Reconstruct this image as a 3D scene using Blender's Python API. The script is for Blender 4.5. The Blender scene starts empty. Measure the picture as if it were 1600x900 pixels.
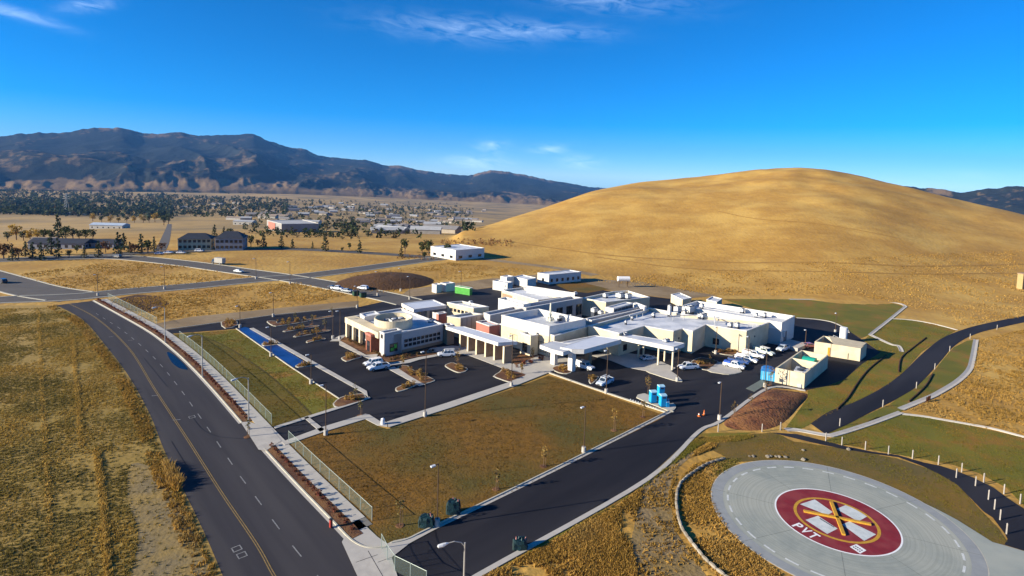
import bpy, bmesh, math, random
import numpy as np
from mathutils import Vector, Matrix

random.seed(7)
np.random.seed(7)
SC = bpy.context.scene
COL = SC.collection

# ------------------------------------------------------------------ camera (drone, 44 m above the site)
H = 44.0
F, PITCH, ROLL, CY = 891.15, math.radians(4.512), math.radians(1.8088), 341.22
cam_d = bpy.data.cameras.new('camera')
cam = bpy.data.objects.new('camera', cam_d)
COL.objects.link(cam)
cam.matrix_world = Matrix.Translation((0, 0, H)) @ Matrix.Rotation(math.pi / 2 - PITCH, 4, 'X') @ Matrix.Rotation(ROLL, 4, 'Z')
cam_d.sensor_width = 36.0
cam_d.lens = F / 1600 * 36
cam_d.shift_y = (CY - 450) / 1600
cam_d.clip_start = 0.5
cam_d.clip_end = 60000
SC.camera = cam

# ------------------------------------------------------------------ sky and sun
SUN_EL, SUN_DIR = math.radians(18.5), math.radians(17.5)   # SUN_DIR: heading of the shadows, from +X towards +Y
world = bpy.data.worlds.new('World')
SC.world = world
world.use_nodes = True
WT = world.node_tree
for n in list(WT.nodes):
    WT.nodes.remove(n)


def N(tree, t, **kw):
    n = tree.nodes.new(t)
    for k, v in kw.items():
        setattr(n, k, v)
    return n


def M(tree, op, a, b=None, c=None, clamp=False):
    n = tree.nodes.new('ShaderNodeMath')
    n.operation = op
    n.use_clamp = clamp
    for i, v in enumerate((a, b, c)):
        if v is None:
            continue
        if isinstance(v, (int, float)):
            n.inputs[i].default_value = v
        else:
            tree.links.new(v, n.inputs[i])
    return n.outputs[0]


sky = N(WT, 'ShaderNodeTexSky')
sky.sky_type = 'NISHITA'
sky.sun_disc = False
sky.sun_elevation = SUN_EL
sky.sun_rotation = math.atan2(-math.cos(SUN_DIR), -math.sin(SUN_DIR))
sky.altitude = 1200
sky.air_density = 0.7
sky.dust_density = 0.0
sky.ozone_density = 6.0
hsv = N(WT, 'ShaderNodeHueSaturation')
hsv.inputs['Saturation'].default_value = 1.3
hsv.inputs['Value'].default_value = 1.0
WT.links.new(sky.outputs[0], hsv.inputs['Color'])
tc = N(WT, 'ShaderNodeTexCoord')
sep = N(WT, 'ShaderNodeSeparateXYZ')
WT.links.new(tc.outputs['Generated'], sep.inputs[0])
azn = M(WT, 'MULTIPLY', M(WT, 'ARCTAN2', sep.outputs[0], sep.outputs[1]), 57.2958)
eln = M(WT, 'MULTIPLY', M(WT, 'ARCSINE', sep.outputs[2]), 57.2958)
# cirrus wisps: (azimuth, elevation, half width, half height, tilt, strength), degrees, all round the sky
CIRRUS = [(-5.5, 13.6, 9.5, 1.3, -.02, .55), (3.5, 13.9, 7, .9, -.06, .4), (8, 16.6, 9, 1.3, -.10, .5), (-41.5, 10.7, 4.0, .5, -.16, .75),
          (-36.5, 11.9, 2.0, .55, .28, .6), (-2.2, 2.6, 2.0, .7, .05, 1.0), (3.3, 2.5, 2.2, .6, .05, 1.0), (6.5, 1.3, 2.4, .8, 0, .9),
          (-3.5, 1.0, 4, .8, 0, 1.1), (40, 1.0, 6, .5, 0, .3), (75, 9, 8, 1, .1, .5), (-90, 12, 9, 1.2, .1, .5),
          (120, 14, 8, 1.2, 0, .5), (-140, 10, 9, 1, 0, .5), (175, 12, 8, 1, 0, .5), (20, 30, 14, 2, .05, .5), (-60, 33, 12, 2, 0, .5)]
comb = N(WT, 'ShaderNodeCombineXYZ')
WT.links.new(M(WT, 'MULTIPLY', azn, .30), comb.inputs[0])
WT.links.new(M(WT, 'ADD', M(WT, 'MULTIPLY', eln, 1.15), M(WT, 'MULTIPLY', azn, .09)), comb.inputs[1])
cn = N(WT, 'ShaderNodeTexNoise')
cn.inputs['Scale'].default_value = 1.0
cn.inputs['Detail'].default_value = 7
cn.inputs['Roughness'].default_value = .62
cn.inputs['Distortion'].default_value = .9
WT.links.new(comb.outputs[0], cn.inputs['Vector'])
wisp = M(WT, 'MULTIPLY', M(WT, 'SUBTRACT', cn.outputs[0], .36), 2.6, clamp=True)
tot = None
for a, e, w, h, tl, s in CIRRUS:
    da = M(WT, 'SUBTRACT', azn, a)
    de = M(WT, 'SUBTRACT', M(WT, 'SUBTRACT', eln, e), M(WT, 'MULTIPLY', da, tl))
    q = M(WT, 'ADD', M(WT, 'POWER', M(WT, 'DIVIDE', da, w), 2), M(WT, 'POWER', M(WT, 'DIVIDE', de, h), 2))
    b = M(WT, 'MULTIPLY', M(WT, 'POWER', 2.718, M(WT, 'MULTIPLY', q, -1.6)), s * .45)
    tot = b if tot is None else M(WT, 'ADD', tot, b)
cmask = M(WT, 'MULTIPLY', wisp, tot, clamp=True)
cmix = N(WT, 'ShaderNodeMixRGB')
cmix.inputs['Color2'].default_value = (7.5, 9.4, 11.5, 1)
WT.links.new(hsv.outputs[0], cmix.inputs['Color1'])
WT.links.new(cmask, cmix.inputs['Fac'])
bg = N(WT, 'ShaderNodeBackground')
bg.inputs['Strength'].default_value = 0.082
WT.links.new(cmix.outputs[0], bg.inputs['Color'])
wo = N(WT, 'ShaderNodeOutputWorld')
WT.links.new(bg.outputs[0], wo.inputs['Surface'])

sun_d = bpy.data.lights.new('sun', 'SUN')
sun_d.energy = 5.0
sun_d.angle = math.radians(.55)
sun_d.color = (1.0, .89, .70)
sun = bpy.data.objects.new('sun', sun_d)
COL.objects.link(sun)
sun.location = (-300, -90, 160)
sun.rotation_euler = Vector((math.cos(SUN_DIR) * math.cos(SUN_EL), math.sin(SUN_DIR) * math.cos(SUN_EL), -math.sin(SUN_EL))).to_track_quat('-Z', 'Y').to_euler()

SC.view_settings.view_transform = 'Standard'
SC.view_settings.look = 'None'
SC.view_settings.exposure = 1.2
SC.view_settings.gamma = 1.0
SC.view_settings.use_curve_mapping = False
SC.cycles.max_bounces = 6
SC.cycles.transparent_max_bounces = 16


# ------------------------------------------------------------------ survey: sight lines from the drone to points on the ground
def ray(px, py):
    u, v = (px - 800) / F, (py - CY) / F
    c, s = math.cos(ROLL), math.sin(ROLL)
    u, v = u * c + v * s, -u * s + v * c
    return Vector((u, math.cos(PITCH) - v * math.sin(PITCH), -math.sin(PITCH) - v * math.cos(PITCH)))


def g(px, py, z=0.0):
    d = ray(px, py)
    t = (z - H) / d.z
    return Vector((d.x * t, d.y * t, z))


def Z(ox, oy, s, pts):
    return [(ox + a / s, oy + b / s) for a, b in pts]


def G(pts, z=0.0):
    return [g(a, b, z) for a, b in pts]


def sst(a, b, x):
    t = np.clip((x - a) / (b - a), 0, 1)
    return t * t * (3 - 2 * t)


def hsh(ix, iy, seed):
    n = np.sin(ix * 127.1 + iy * 311.7 + seed * 74.7) * 43758.5453
    return n - np.floor(n)


def vn(x, y, seed=0):
    x, y = np.asarray(x, float), np.asarray(y, float)
    ix, iy = np.floor(x), np.floor(y)
    fx, fy = x - ix, y - iy
    fx, fy = fx * fx * (3 - 2 * fx), fy * fy * (3 - 2 * fy)
    a, b = hsh(ix, iy, seed), hsh(ix + 1, iy, seed)
    c, d = hsh(ix, iy + 1, seed), hsh(ix + 1, iy + 1, seed)
    return (a * (1 - fx) + b * fx) * (1 - fy) + (c * (1 - fx) + d * fx) * fy


def fbm(x, y, o=4, seed=0):
    r, a, t = 0, 1, 0
    for i in range(o):
        r = r + a * vn(x * 2 ** i, y * 2 ** i, seed + i)
        t += a
        a *= .5
    return r / t


def azr(px, py=300):
    d = ray(px, py)
    return math.degrees(math.atan2(d.x, d.y))


# valley floor falls gently away from the site; the grassy hill rises to the right
HILL = [(640, 392, 300, 340), (700, 374, 300, 390), (770, 350, 296, 440), (850, 325, 290, 500), (930, 298, 270, 560), (1000, 284.5, 258, 590), (1100, 277, 250, 615),
        (1160, 271, 246, 625), (1205, 265, 243, 632), (1245, 262.5, 241, 640), (1290, 265.5, 240, 640), (1340, 275, 238, 635), (1400, 289.5, 250, 622), (1500, 314, 275, 605),
        (1600, 336, 300, 595), (1700, 357, 320, 560), (1850, 380, 330, 500), (2300, 420, 330, 450)]
HA, HZ, HB, HD = [], [], [], []
for px_, py_, b_, d_ in HILL:
    d = ray(px_, py_)
    HA.append(math.degrees(math.atan2(d.x, d.y)))
    HZ.append(max(0.0, H + d.z / math.hypot(d.x, d.y) * d_))
    HB.append(b_)
    HD.append(d_)
HA = [HA[0] - 4] + HA + [HA[-1] + 12]
HZ = [0] + HZ + [0]
HB = [300] + HB + [230]
HD = [330] + HD + [380]
_fa = np.linspace(min(HA), max(HA), 900)


def _soft(vals, k):
    f = np.interp(_fa, HA, vals)
    w = np.exp(-np.linspace(-2.2, 2.2, 2 * k + 1) ** 2)
    return np.convolve(np.pad(f, k, 'edge'), w / w.sum(), 'valid')


_HZ, _HB, _HD = _soft(HZ, 16), _soft(HB, 60), _soft(HD, 60)
SA = [azr(p) for p in (-400, 0, 450, 800, 1000, 2000)]
SD = [118, 118, 136, 184, 190, 180]
ST_ = [1250, 1250, 1500, 1750, 1800, 1800]


def valley(r, a):
    q = np.clip(r - 325, 0, None)
    q = q * q / (q + 90)
    return -np.interp(a, SA, SD) * (1 - np.exp(-q / np.interp(a, SA, ST_)))


def T(x, y):
    x, y = np.asarray(x, float), np.asarray(y, float)
    r = np.hypot(x, y)
    a = np.degrees(np.arctan2(x, y))
    z = valley(r, a)
    z = z + (fbm(x / 260, y / 260, 3, 3) - .5) * 9 * sst(500, 1400, r)
    b, d = np.interp(a, _fa, _HB), np.interp(a, _fa, _HD)
    hz = np.interp(a, _fa, _HZ)
    t = np.clip((r - b) / (d - b), 0, 2.2)
    up = np.where(t < 1, (1 - np.cos(np.pi * np.clip(t, 0, 1))) / 2, np.clip(1 - sst(1, 2.2, t), 0, 1))
    up = np.where(t < 1, .75 * up + .25 * t, up)
    rel = (hz - valley(d, a)) * sst(0, 1.5, hz)
    gul = (np.abs(2 * fbm(x / 60 + y / 200, y / 150, 3, 17) - 1) - .35) * 2.2
    bumps = (fbm(x / 70, y / 70, 3, 9) - .5) * .14 * rel * (1 - sst(.8, 1.0, t)) + (fbm(x / 28, y / 28, 3, 5) - .5) * 1.5 * sst(0, 6, hz) * (1 - sst(.9, 1.0, t) * .8) + gul * sst(0, 8, hz) * sst(.1, .35, t) * (1 - sst(.7, .98, t))
    return z + up * (rel + bumps * sst(.02, .3, t))


def Tz(x, y):
    return float(T(x, y))


def far(px, py):
    """point where a sight line meets the terrain"""
    d = ray(px, py)
    L = math.hypot(d.x, d.y)
    r = np.concatenate([np.arange(40, 900, 2.0), np.arange(900, 7000, 12.0)])
    x, y = d.x / L * r, d.y / L * r
    z = H + d.z / L * r
    k = np.argmax(z < T(x, y))
    return Vector((x[k], y[k], float(T(x[k], y[k]))))


# ------------------------------------------------------------------ mesh helpers
def wloc(o):
    v = Vector((0, 0, 0))
    while o:
        v += o.location
        o = o.parent
    return v


def new(name, verts, faces, mat, parent=None, smooth=False, kind=None):
    me = bpy.data.meshes.new(name)
    off = wloc(parent)
    me.from_pydata([tuple(Vector(v) - off) for v in verts], [], faces)
    me.update()
    if smooth:
        me.polygons.foreach_set('use_smooth', [True] * len(me.polygons))
    if mat:
        me.materials.append(mat)
    o = bpy.data.objects.new(name, me)
    COL.objects.link(o)
    o.parent = parent
    if kind:
        o['kind'] = kind
    return o


def tag(o, label, cat, group=None):
    o['label'] = label
    o['category'] = cat
    if group:
        o['group'] = group
    return o


def thing(name, loc, label, cat, group=None, rz=0):
    o = bpy.data.objects.new(name, None)
    o.empty_display_size = .2
    COL.objects.link(o)
    o.location = loc
    o.rotation_euler = (0, 0, rz)
    return tag(o, label, cat, group)


def copy_tree(o, parent=None):
    c = o.copy()
    COL.objects.link(c)
    c.parent = parent
    for ch in o.children:
        copy_tree(ch, c)
    return c


class MB:
    def __init__(s):
        s.v, s.f = [], []

    def add(s, v, f):
        k = len(s.v)
        s.v += [tuple(p) for p in v]
        s.f += [tuple(i + k for i in q) for q in f]
        return s

    def prism(s, pts, z0, z1, cap=True, base=False):
        n = len(pts)
        v = [(p[0], p[1], z0) for p in pts] + [(p[0], p[1], z1) for p in pts]
        f = [(i, (i + 1) % n, n + (i + 1) % n, n + i) for i in range(n)]
        if cap:
            f.append(tuple(range(n, 2 * n)))
        if base:
            f.append(tuple(range(n - 1, -1, -1)))
        return s.add(v, f)

    def box(s, c, d, rz=0):
        """c = base centre, d = size"""
        ca, sa = math.cos(rz), math.sin(rz)
        P = [(c[0] + x * d[0] / 2 * ca - y * d[1] / 2 * sa, c[1] + x * d[0] / 2 * sa + y * d[1] / 2 * ca) for x, y in ((-1, -1), (1, -1), (1, 1), (-1, 1))]
        return s.prism(P, c[2], c[2] + d[2], True, True)

    def cyl(s, c, r0, r1, h, n=10, cap=True):
        v = [(c[0] + r0 * math.cos(6.2832 * i / n), c[1] + r0 * math.sin(6.2832 * i / n), c[2]) for i in range(n)]
        v += [(c[0] + r1 * math.cos(6.2832 * i / n), c[1] + r1 * math.sin(6.2832 * i / n), c[2] + h) for i in range(n)]
        f = [(i, (i + 1) % n, n + (i + 1) % n, n + i) for i in range(n)]
        if cap:
            f += [tuple(range(n, 2 * n)), tuple(range(n - 1, -1, -1))]
        return s.add(v, f)

    def tube(s, pts, r, n=6):
        pts = [Vector(p) for p in pts]
        rs = r if isinstance(r, (list, tuple)) else [r] * len(pts)
        rings = []
        for i, p in enumerate(pts):
            d = (pts[min(i + 1, len(pts) - 1)] - pts[max(i - 1, 0)]).normalized()
            a = d.cross(Vector((0, 0, 1)))
            if a.length < .01:
                a = Vector((1, 0, 0))
            a.normalize()
            b = d.cross(a)
            rings.append([p + (a * math.cos(6.2832 * k / n) + b * math.sin(6.2832 * k / n)) * rs[i] for k in range(n)])
        v = [q for R in rings for q in R]
        f = [(i * n + k, i * n + (k + 1) % n, (i + 1) * n + (k + 1) % n, (i + 1) * n + k) for i in range(len(pts) - 1) for k in range(n)]
        f += [tuple(range(n - 1, -1, -1)), tuple(range((len(pts) - 1) * n, len(pts) * n))]
        return s.add(v, f)

    def build(s, name, mat, parent=None, **k):
        return new(name, s.v, s.f, mat, parent, **k)


def cr(pts, n=5, closed=False):
    """Catmull-Rom through points"""
    P = [Vector(p) for p in pts]
    out = []
    m = len(P)
    for i in range(m if closed else m - 1):
        p0, p1, p2, p3 = (P[(i + k) % m] if closed else P[min(max(i + k, 0), m - 1)] for k in (-1, 0, 1, 2))
        for j in range(n):
            t = j / n
            out.append(.5 * ((2 * p1) + (p2 - p0) * t + (2 * p0 - 5 * p1 + 4 * p2 - p3) * t * t + (3 * p1 - p0 - 3 * p2 + p3) * t ** 3))
    if not closed:
        out.append(P[-1])
    return out


def offs(line, d):
    out = []
    for i, p in enumerate(line):
        a, b = line[max(i - 1, 0)], line[min(i + 1, len(line) - 1)]
        t = Vector((b.x - a.x, b.y - a.y))
        t.normalize()
        out.append(Vector((p.x - t.y * d, p.y + t.x * d, p.z)))
    return out


def resample(line, step):
    out, acc = [line[0].copy()], 0
    for a, b in zip(line, line[1:]):
        L = (b - a).length
        while acc + L >= step:
            t = (step - acc) / L
            a = a + (b - a) * t
            out.append(a.copy())
            L = (b - a).length
            acc = 0
        acc += L
    return out


def ribbon(name, line, d0, d1, z, mat, parent=None, kind='structure', h=0, follow=False):
    """strip between two offsets of a line; h > 0 makes it a raised solid"""
    A, B = offs(line, d0), offs(line, d1)
    n = len(line)
    zz = (lambda p: Tz(p.x, p.y) + z) if follow else (lambda p: z)
    za = [(p.x, p.y, zz(p)) for p in A]
    zb = [(p.x, p.y, zz(p)) for p in B]
    v = za + zb
    f = [(i, i + 1, n + i + 1, n + i) for i in range(n - 1)]
    if h:
        v = [(x, y, q + h) for x, y, q in za + zb] + [(x, y, q - .05) for x, y, q in za + zb]
        f += [(2 * n + i, 2 * n + i + 1, i + 1, i) for i in range(n - 1)] + [(n + i, n + i + 1, 3 * n + i + 1, 3 * n + i) for i in range(n - 1)]
        f += [(0, n, 3 * n, 2 * n), (n - 1, 3 * n - 1, 4 * n - 1, 2 * n - 1)]
    return new(name, v, f, mat, parent, kind=kind if parent is None else None)


def sheet(name, pts, z, mat, parent=None, kind='structure', h=0):
    P = [(p[0], p[1]) for p in pts]
    A = sum(P[i][0] * P[(i + 1) % len(P)][1] - P[(i + 1) % len(P)][0] * P[i][1] for i in range(len(P)))
    if A < 0:
        P = P[::-1]
    if h:
        return MB().prism(P, z - .05, z + h).build(name, mat, parent, kind=kind if parent is None else None)
    return new(name, [(x, y, z) for x, y in P], [tuple(range(len(P)))], mat, parent, kind=kind if parent is None else None)


# ------------------------------------------------------------------ materials
def mat(name, c1, c2=None, scale=1.0, rough=.85, bump=0.0, bscale=None, c3=None, s3=.05, spec=.25, metal=0.0, stretch=(1, 1, 1), rot=0.0, lo=.35, hi=.65, trans=0.0, w3=1.0):
    m = bpy.data.materials.new(name)
    m.use_nodes = True
    t = m.node_tree
    b = t.nodes['Principled BSDF']
    b.inputs['Roughness'].default_value = rough
    b.inputs['Specular IOR Level'].default_value = spec
    b.inputs['Metallic'].default_value = metal
    c2 = c2 or tuple(x * .82 for x in c1)
    geo = N(t, 'ShaderNodeNewGeometry')
    mp = N(t, 'ShaderNodeMapping')
    mp.inputs['Scale'].default_value = stretch
    mp.inputs['Rotation'].default_value = (0, 0, rot)
    if rot:
        mp.vector_type = 'TEXTURE'
    t.links.new(geo.outputs['Position'], mp.inputs['Vector'])
    n = N(t, 'ShaderNodeTexNoise')
    n.inputs['Scale'].default_value = scale
    n.inputs['Detail'].default_value = 4
    n.inputs['Roughness'].default_value = .66
    t.links.new(mp.outputs[0], n.inputs['Vector'])
    r = N(t, 'ShaderNodeMapRange')
    r.inputs['From Min'].default_value = lo
    r.inputs['From Max'].default_value = hi
    t.links.new(n.outputs[0], r.inputs['Value'])
    mx = N(t, 'ShaderNodeMixRGB')
    mx.inputs['Color1'].default_value = (*c1, 1)
    mx.inputs['Color2'].default_value = (*c2, 1)
    t.links.new(r.outputs[0], mx.inputs['Fac'])
    out = mx.outputs[0]
    if c3:
        n3 = N(t, 'ShaderNodeTexNoise')
        n3.inputs['Scale'].default_value = s3
        n3.inputs['Detail'].default_value = 3
        t.links.new(mp.outputs[0], n3.inputs['Vector'])
        r3 = N(t, 'ShaderNodeMapRange')
        r3.inputs['From Min'].default_value = .42
        r3.inputs['From Max'].default_value = .62
        r3.inputs['To Max'].default_value = w3
        t.links.new(n3.outputs[0], r3.inputs['Value'])
        m3 = N(t, 'ShaderNodeMixRGB')
        m3.inputs['Color2'].default_value = (*c3, 1)
        t.links.new(r3.outputs[0], m3.inputs['Fac'])
        t.links.new(out, m3.inputs['Color1'])
        out = m3.outputs[0]
    t.links.new(out, b.inputs['Base Color'])
    if bump:
        nb = N(t, 'ShaderNodeTexNoise')
        nb.inputs['Scale'].default_value = bscale or scale * 3
        nb.inputs['Detail'].default_value = 3
        t.links.new(geo.outputs['Position'], nb.inputs['Vector'])
        bp = N(t, 'ShaderNodeBump')
        bp.inputs['Strength'].default_value = 1
        bp.inputs['Distance'].default_value = bump
        t.links.new(nb.outputs[0], bp.inputs['Height'])
        t.links.new(bp.outputs[0], b.inputs['Normal'])
    if trans:
        o = t.nodes['Material Output']
        tr = N(t, 'ShaderNodeBsdfTranslucent')
        t.links.new(out, tr.inputs['Color'])
        ms = N(t, 'ShaderNodeMixShader')
        ms.inputs[0].default_value = trans
        t.links.new(b.outputs[0], ms.inputs[1])
        t.links.new(tr.outputs[0], ms.inputs[2])
        t.links.new(ms.outputs[0], o.inputs['Surface'])
    return m


def amat(name, rough=.9, trans=0.0):
    """colour from the face's own 'tint' attribute (leaf and blade colour variety)"""
    m = bpy.data.materials.new(name)
    m.use_nodes = True
    t = m.node_tree
    b = t.nodes['Principled BSDF']
    b.inputs['Roughness'].default_value = rough
    b.inputs['Specular IOR Level'].default_value = .15
    a = N(t, 'ShaderNodeAttribute')
    a.attribute_name = 'tint'
    t.links.new(a.outputs['Color'], b.inputs['Base Color'])
    if trans:
        o = t.nodes['Material Output']
        tr = N(t, 'ShaderNodeBsdfTranslucent')
        t.links.new(a.outputs['Color'], tr.inputs['Color'])
        ms = N(t, 'ShaderNodeMixShader')
        ms.inputs[0].default_value = trans
        t.links.new(b.outputs[0], ms.inputs[1])
        t.links.new(tr.outputs[0], ms.inputs[2])
        t.links.new(ms.outputs[0], o.inputs['Surface'])
    return m


def tint(o, cols):
    at = o.data.attributes.new('tint', 'FLOAT_COLOR', 'FACE')
    a = np.ones((len(cols), 4), np.float32)
    a[:, :3] = cols
    at.data.foreach_set('color', a.ravel())


m_dry = mat('dry_grass_ground', (.47, .285, .070), (.36, .205, .048), .55, .95, .10, 1.6, (.42, .27, .085), .018)
m_field = mat('weedy_field', (.30, .200, .044), (.20, .140, .034), .42, .95, .12, 1.1, (.33, .215, .06), .045, lo=.3, hi=.7)
m_pave = mat('fresh_asphalt', (.0125, .012, .016), (.019, .018, .0225), .35, .78, .008, 14, (.028, .0265, .031), .20, stretch=(10, 1.6, 1), rot=.74, spec=.15)
m_street = mat('worn_asphalt', (.033, .031, .036), (.042, .039, .044), .5, .85, .006, 14, (.054, .050, .053), .22, stretch=(14, 1, 1), rot=-.84, spec=.2)
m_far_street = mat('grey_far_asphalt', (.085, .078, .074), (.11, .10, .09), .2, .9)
m_conc = mat('pale_concrete', (.47, .44, .39), (.38, .355, .32), .6, .85, .004, 8, (.42, .40, .36), .12)
m_pad = mat('pad_concrete', (.30, .325, .29), (.25, .275, .255), .35, .8, .003, 6, (.34, .355, .31), .12, stretch=(1, 1, 1))
m_kerb = mat('kerb_concrete', (.50, .47, .38), (.40, .38, .31), 1.5, .85, .003, 9)
m_lawn_b = mat('dormant_lawn', (.195, .096, .012), (.120, .064, .010), .7, .95, .09, 3, (.088, .070, .013), .06, lo=.36, hi=.64)
m_lawn_g = mat('thin_green_lawn', (.150, .132, .013), (.225, .118, .020), .16, .95, .10, 3, (.110, .108, .011), .09, lo=.46, hi=.60)
m_lawn_d = mat('wet_green_lawn', (.108, .088, .008), (.078, .070, .008), .5, .95, .05, 4, (.13, .088, .010), .07)
m_mulch = mat('bark_mulch', (.135, .060, .030), (.068, .031, .018), 2.2, .95, .10, 5, (.20, .10, .04), .3)
m_dirt = mat('bare_dirt', (.30, .225, .13), (.24, .17, .095), .6, .95, .05, 3, (.20, .14, .075), .07)
m_darkdirt = mat('dark_soil', (.10, .048, .018), (.06, .030, .012), .8, .95, .3, 1.4)
m_white = mat('white_paint', (.80, .80, .80), (.72, .72, .72), 3, .55)
m_lane = mat('worn_lane_paint', (.30, .30, .29), (.13, .13, .14), 5, .8)
m_yellow = mat('yellow_paint', (.55, .30, .025), (.40, .22, .03), 3, .7)
m_yline = mat('worn_yellow_line', (.30, .20, .065), (.16, .12, .06), 4, .8)
m_red = mat('red_paint', (.215, .017, .026), (.165, .016, .022), 1.2, .75, .002, 6, (.24, .045, .045), .5, w3=.7)
m_seal = mat('dark_crack_seal', (.010, .010, .014), None, 2, .6)
m_hillrock = mat('mountain_brush', (.05, .055, .03), (.03, .036, .022), .01, .95)


def water():
    m = bpy.data.materials.new('standing_water')
    m.use_nodes = True
    t = m.node_tree
    b = t.nodes['Principled BSDF']
    b.inputs['Base Color'].default_value = (.004, .005, .012, 1)
    b.inputs['Roughness'].default_value = .05
    b.inputs['IOR'].default_value = 1.33
    b.inputs['Specular IOR Level'].default_value = .45
    return m


m_water = water()

# ------------------------------------------------------------------ terrain sheet
azs = np.concatenate([np.arange(-52, 52.01, .22), np.arange(56, 305, 6.0)])
rs = np.concatenate([[6, 20, 40, 70, 110, 150, 185, 210], np.arange(225, 700, 3.6), 700 * (9500 / 700) ** np.linspace(0, 1, 90)])
A_, R_ = np.meshgrid(np.radians(azs), rs)
X_, Y_ = np.sin(A_) * R_, np.cos(A_) * R_
Z_ = T(X_, Y_)
nr, na = A_.shape
tv = np.stack([X_.ravel(), Y_.ravel(), Z_.ravel()], 1)
idx = np.arange(nr * na).reshape(nr, na)
j2 = np.roll(idx, -1, axis=1)
tf = np.stack([idx[:-1], idx[1:], j2[1:], j2[:-1]], -1).reshape(-1, 4)
terr = new('terrain', [tuple(p) for p in tv] + [(0, 0, 0)], [tuple(q) for q in tf] + [(nr * na, int(idx[0, k]), int(j2[0, k])) for k in range(na)], None, None, True, 'structure')


def terrain_mat():
    m = mat('golden_grass_terrain', (.45, .262, .056), (.34, .188, .038), .22, .95, .30, .55, (.49, .305, .075), .03, lo=.3, hi=.7)
    t = m.node_tree
    b = t.nodes['Principled BSDF']
    src = b.inputs['Base Color'].links[0].from_socket
    geo = N(t, 'ShaderNodeNewGeometry')
    # faint contour trails and darker weeds over the hill, patchwork of scrub and fields over the far valley
    mp = N(t, 'ShaderNodeMapping')
    mp.inputs['Scale'].default_value = (.035, .035, .07)
    mp.inputs['Rotation'].default_value = (0, 0, .5)
    t.links.new(geo.outputs['Position'], mp.inputs['Vector'])
    n = N(t, 'ShaderNodeTexNoise')
    n.inputs['Scale'].default_value = 1
    n.inputs['Detail'].default_value = 9
    n.inputs['Roughness'].default_value = .7
    t.links.new(mp.outputs[0], n.inputs['Vector'])
    r = N(t, 'ShaderNodeMapRange')
    r.inputs['From Min'].default_value = .43
    r.inputs['From Max'].default_value = .62
    r.inputs['To Max'].default_value = .6
    t.links.new(n.outputs[0], r.inputs['Value'])
    m1 = N(t, 'ShaderNodeMixRGB')
    m1.inputs['Color2'].default_value = (.285, .150, .030, 1)
    t.links.new(src, m1.inputs['Color1'])
    t.links.new(r.outputs[0], m1.inputs['Fac'])
    sp = N(t, 'ShaderNodeSeparateXYZ')
    t.links.new(geo.outputs['Position'], sp.inputs[0])
    low = N(t, 'ShaderNodeMapRange')
    low.inputs['From Min'].default_value = -3
    low.inputs['From Max'].default_value = -22
    t.links.new(sp.outputs[2], low.inputs['Value'])
    nv = N(t, 'ShaderNodeTexNoise')
    nv.inputs['Scale'].default_value = .006
    nv.inputs['Detail'].default_value = 8
    nv.inputs['Roughness'].default_value = .65
    t.links.new(geo.outputs['Position'], nv.inputs['Vector'])
    rv = N(t, 'ShaderNodeMapRange')
    rv.inputs['From Min'].default_value = .40
    rv.inputs['From Max'].default_value = .60
    t.links.new(nv.outputs[0], rv.inputs['Value'])
    mv = N(t, 'ShaderNodeMixRGB')
    mv.inputs['Color1'].default_value = (.40, .26, .09, 1)
    mv.inputs['Color2'].default_value = (.21, .15, .065, 1)
    t.links.new(rv.outputs[0], mv.inputs['Fac'])
    m2 = N(t, 'ShaderNodeMixRGB')
    t.links.new(low.outputs[0], m2.inputs['Fac'])
    t.links.new(m1.outputs[0], m2.inputs['Color1'])
    t.links.new(mv.outputs[0], m2.inputs['Color2'])
    t.links.new(m2.outputs[0], b.inputs['Base Color'])
    return m


terr.data.materials.append(terrain_mat())

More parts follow.
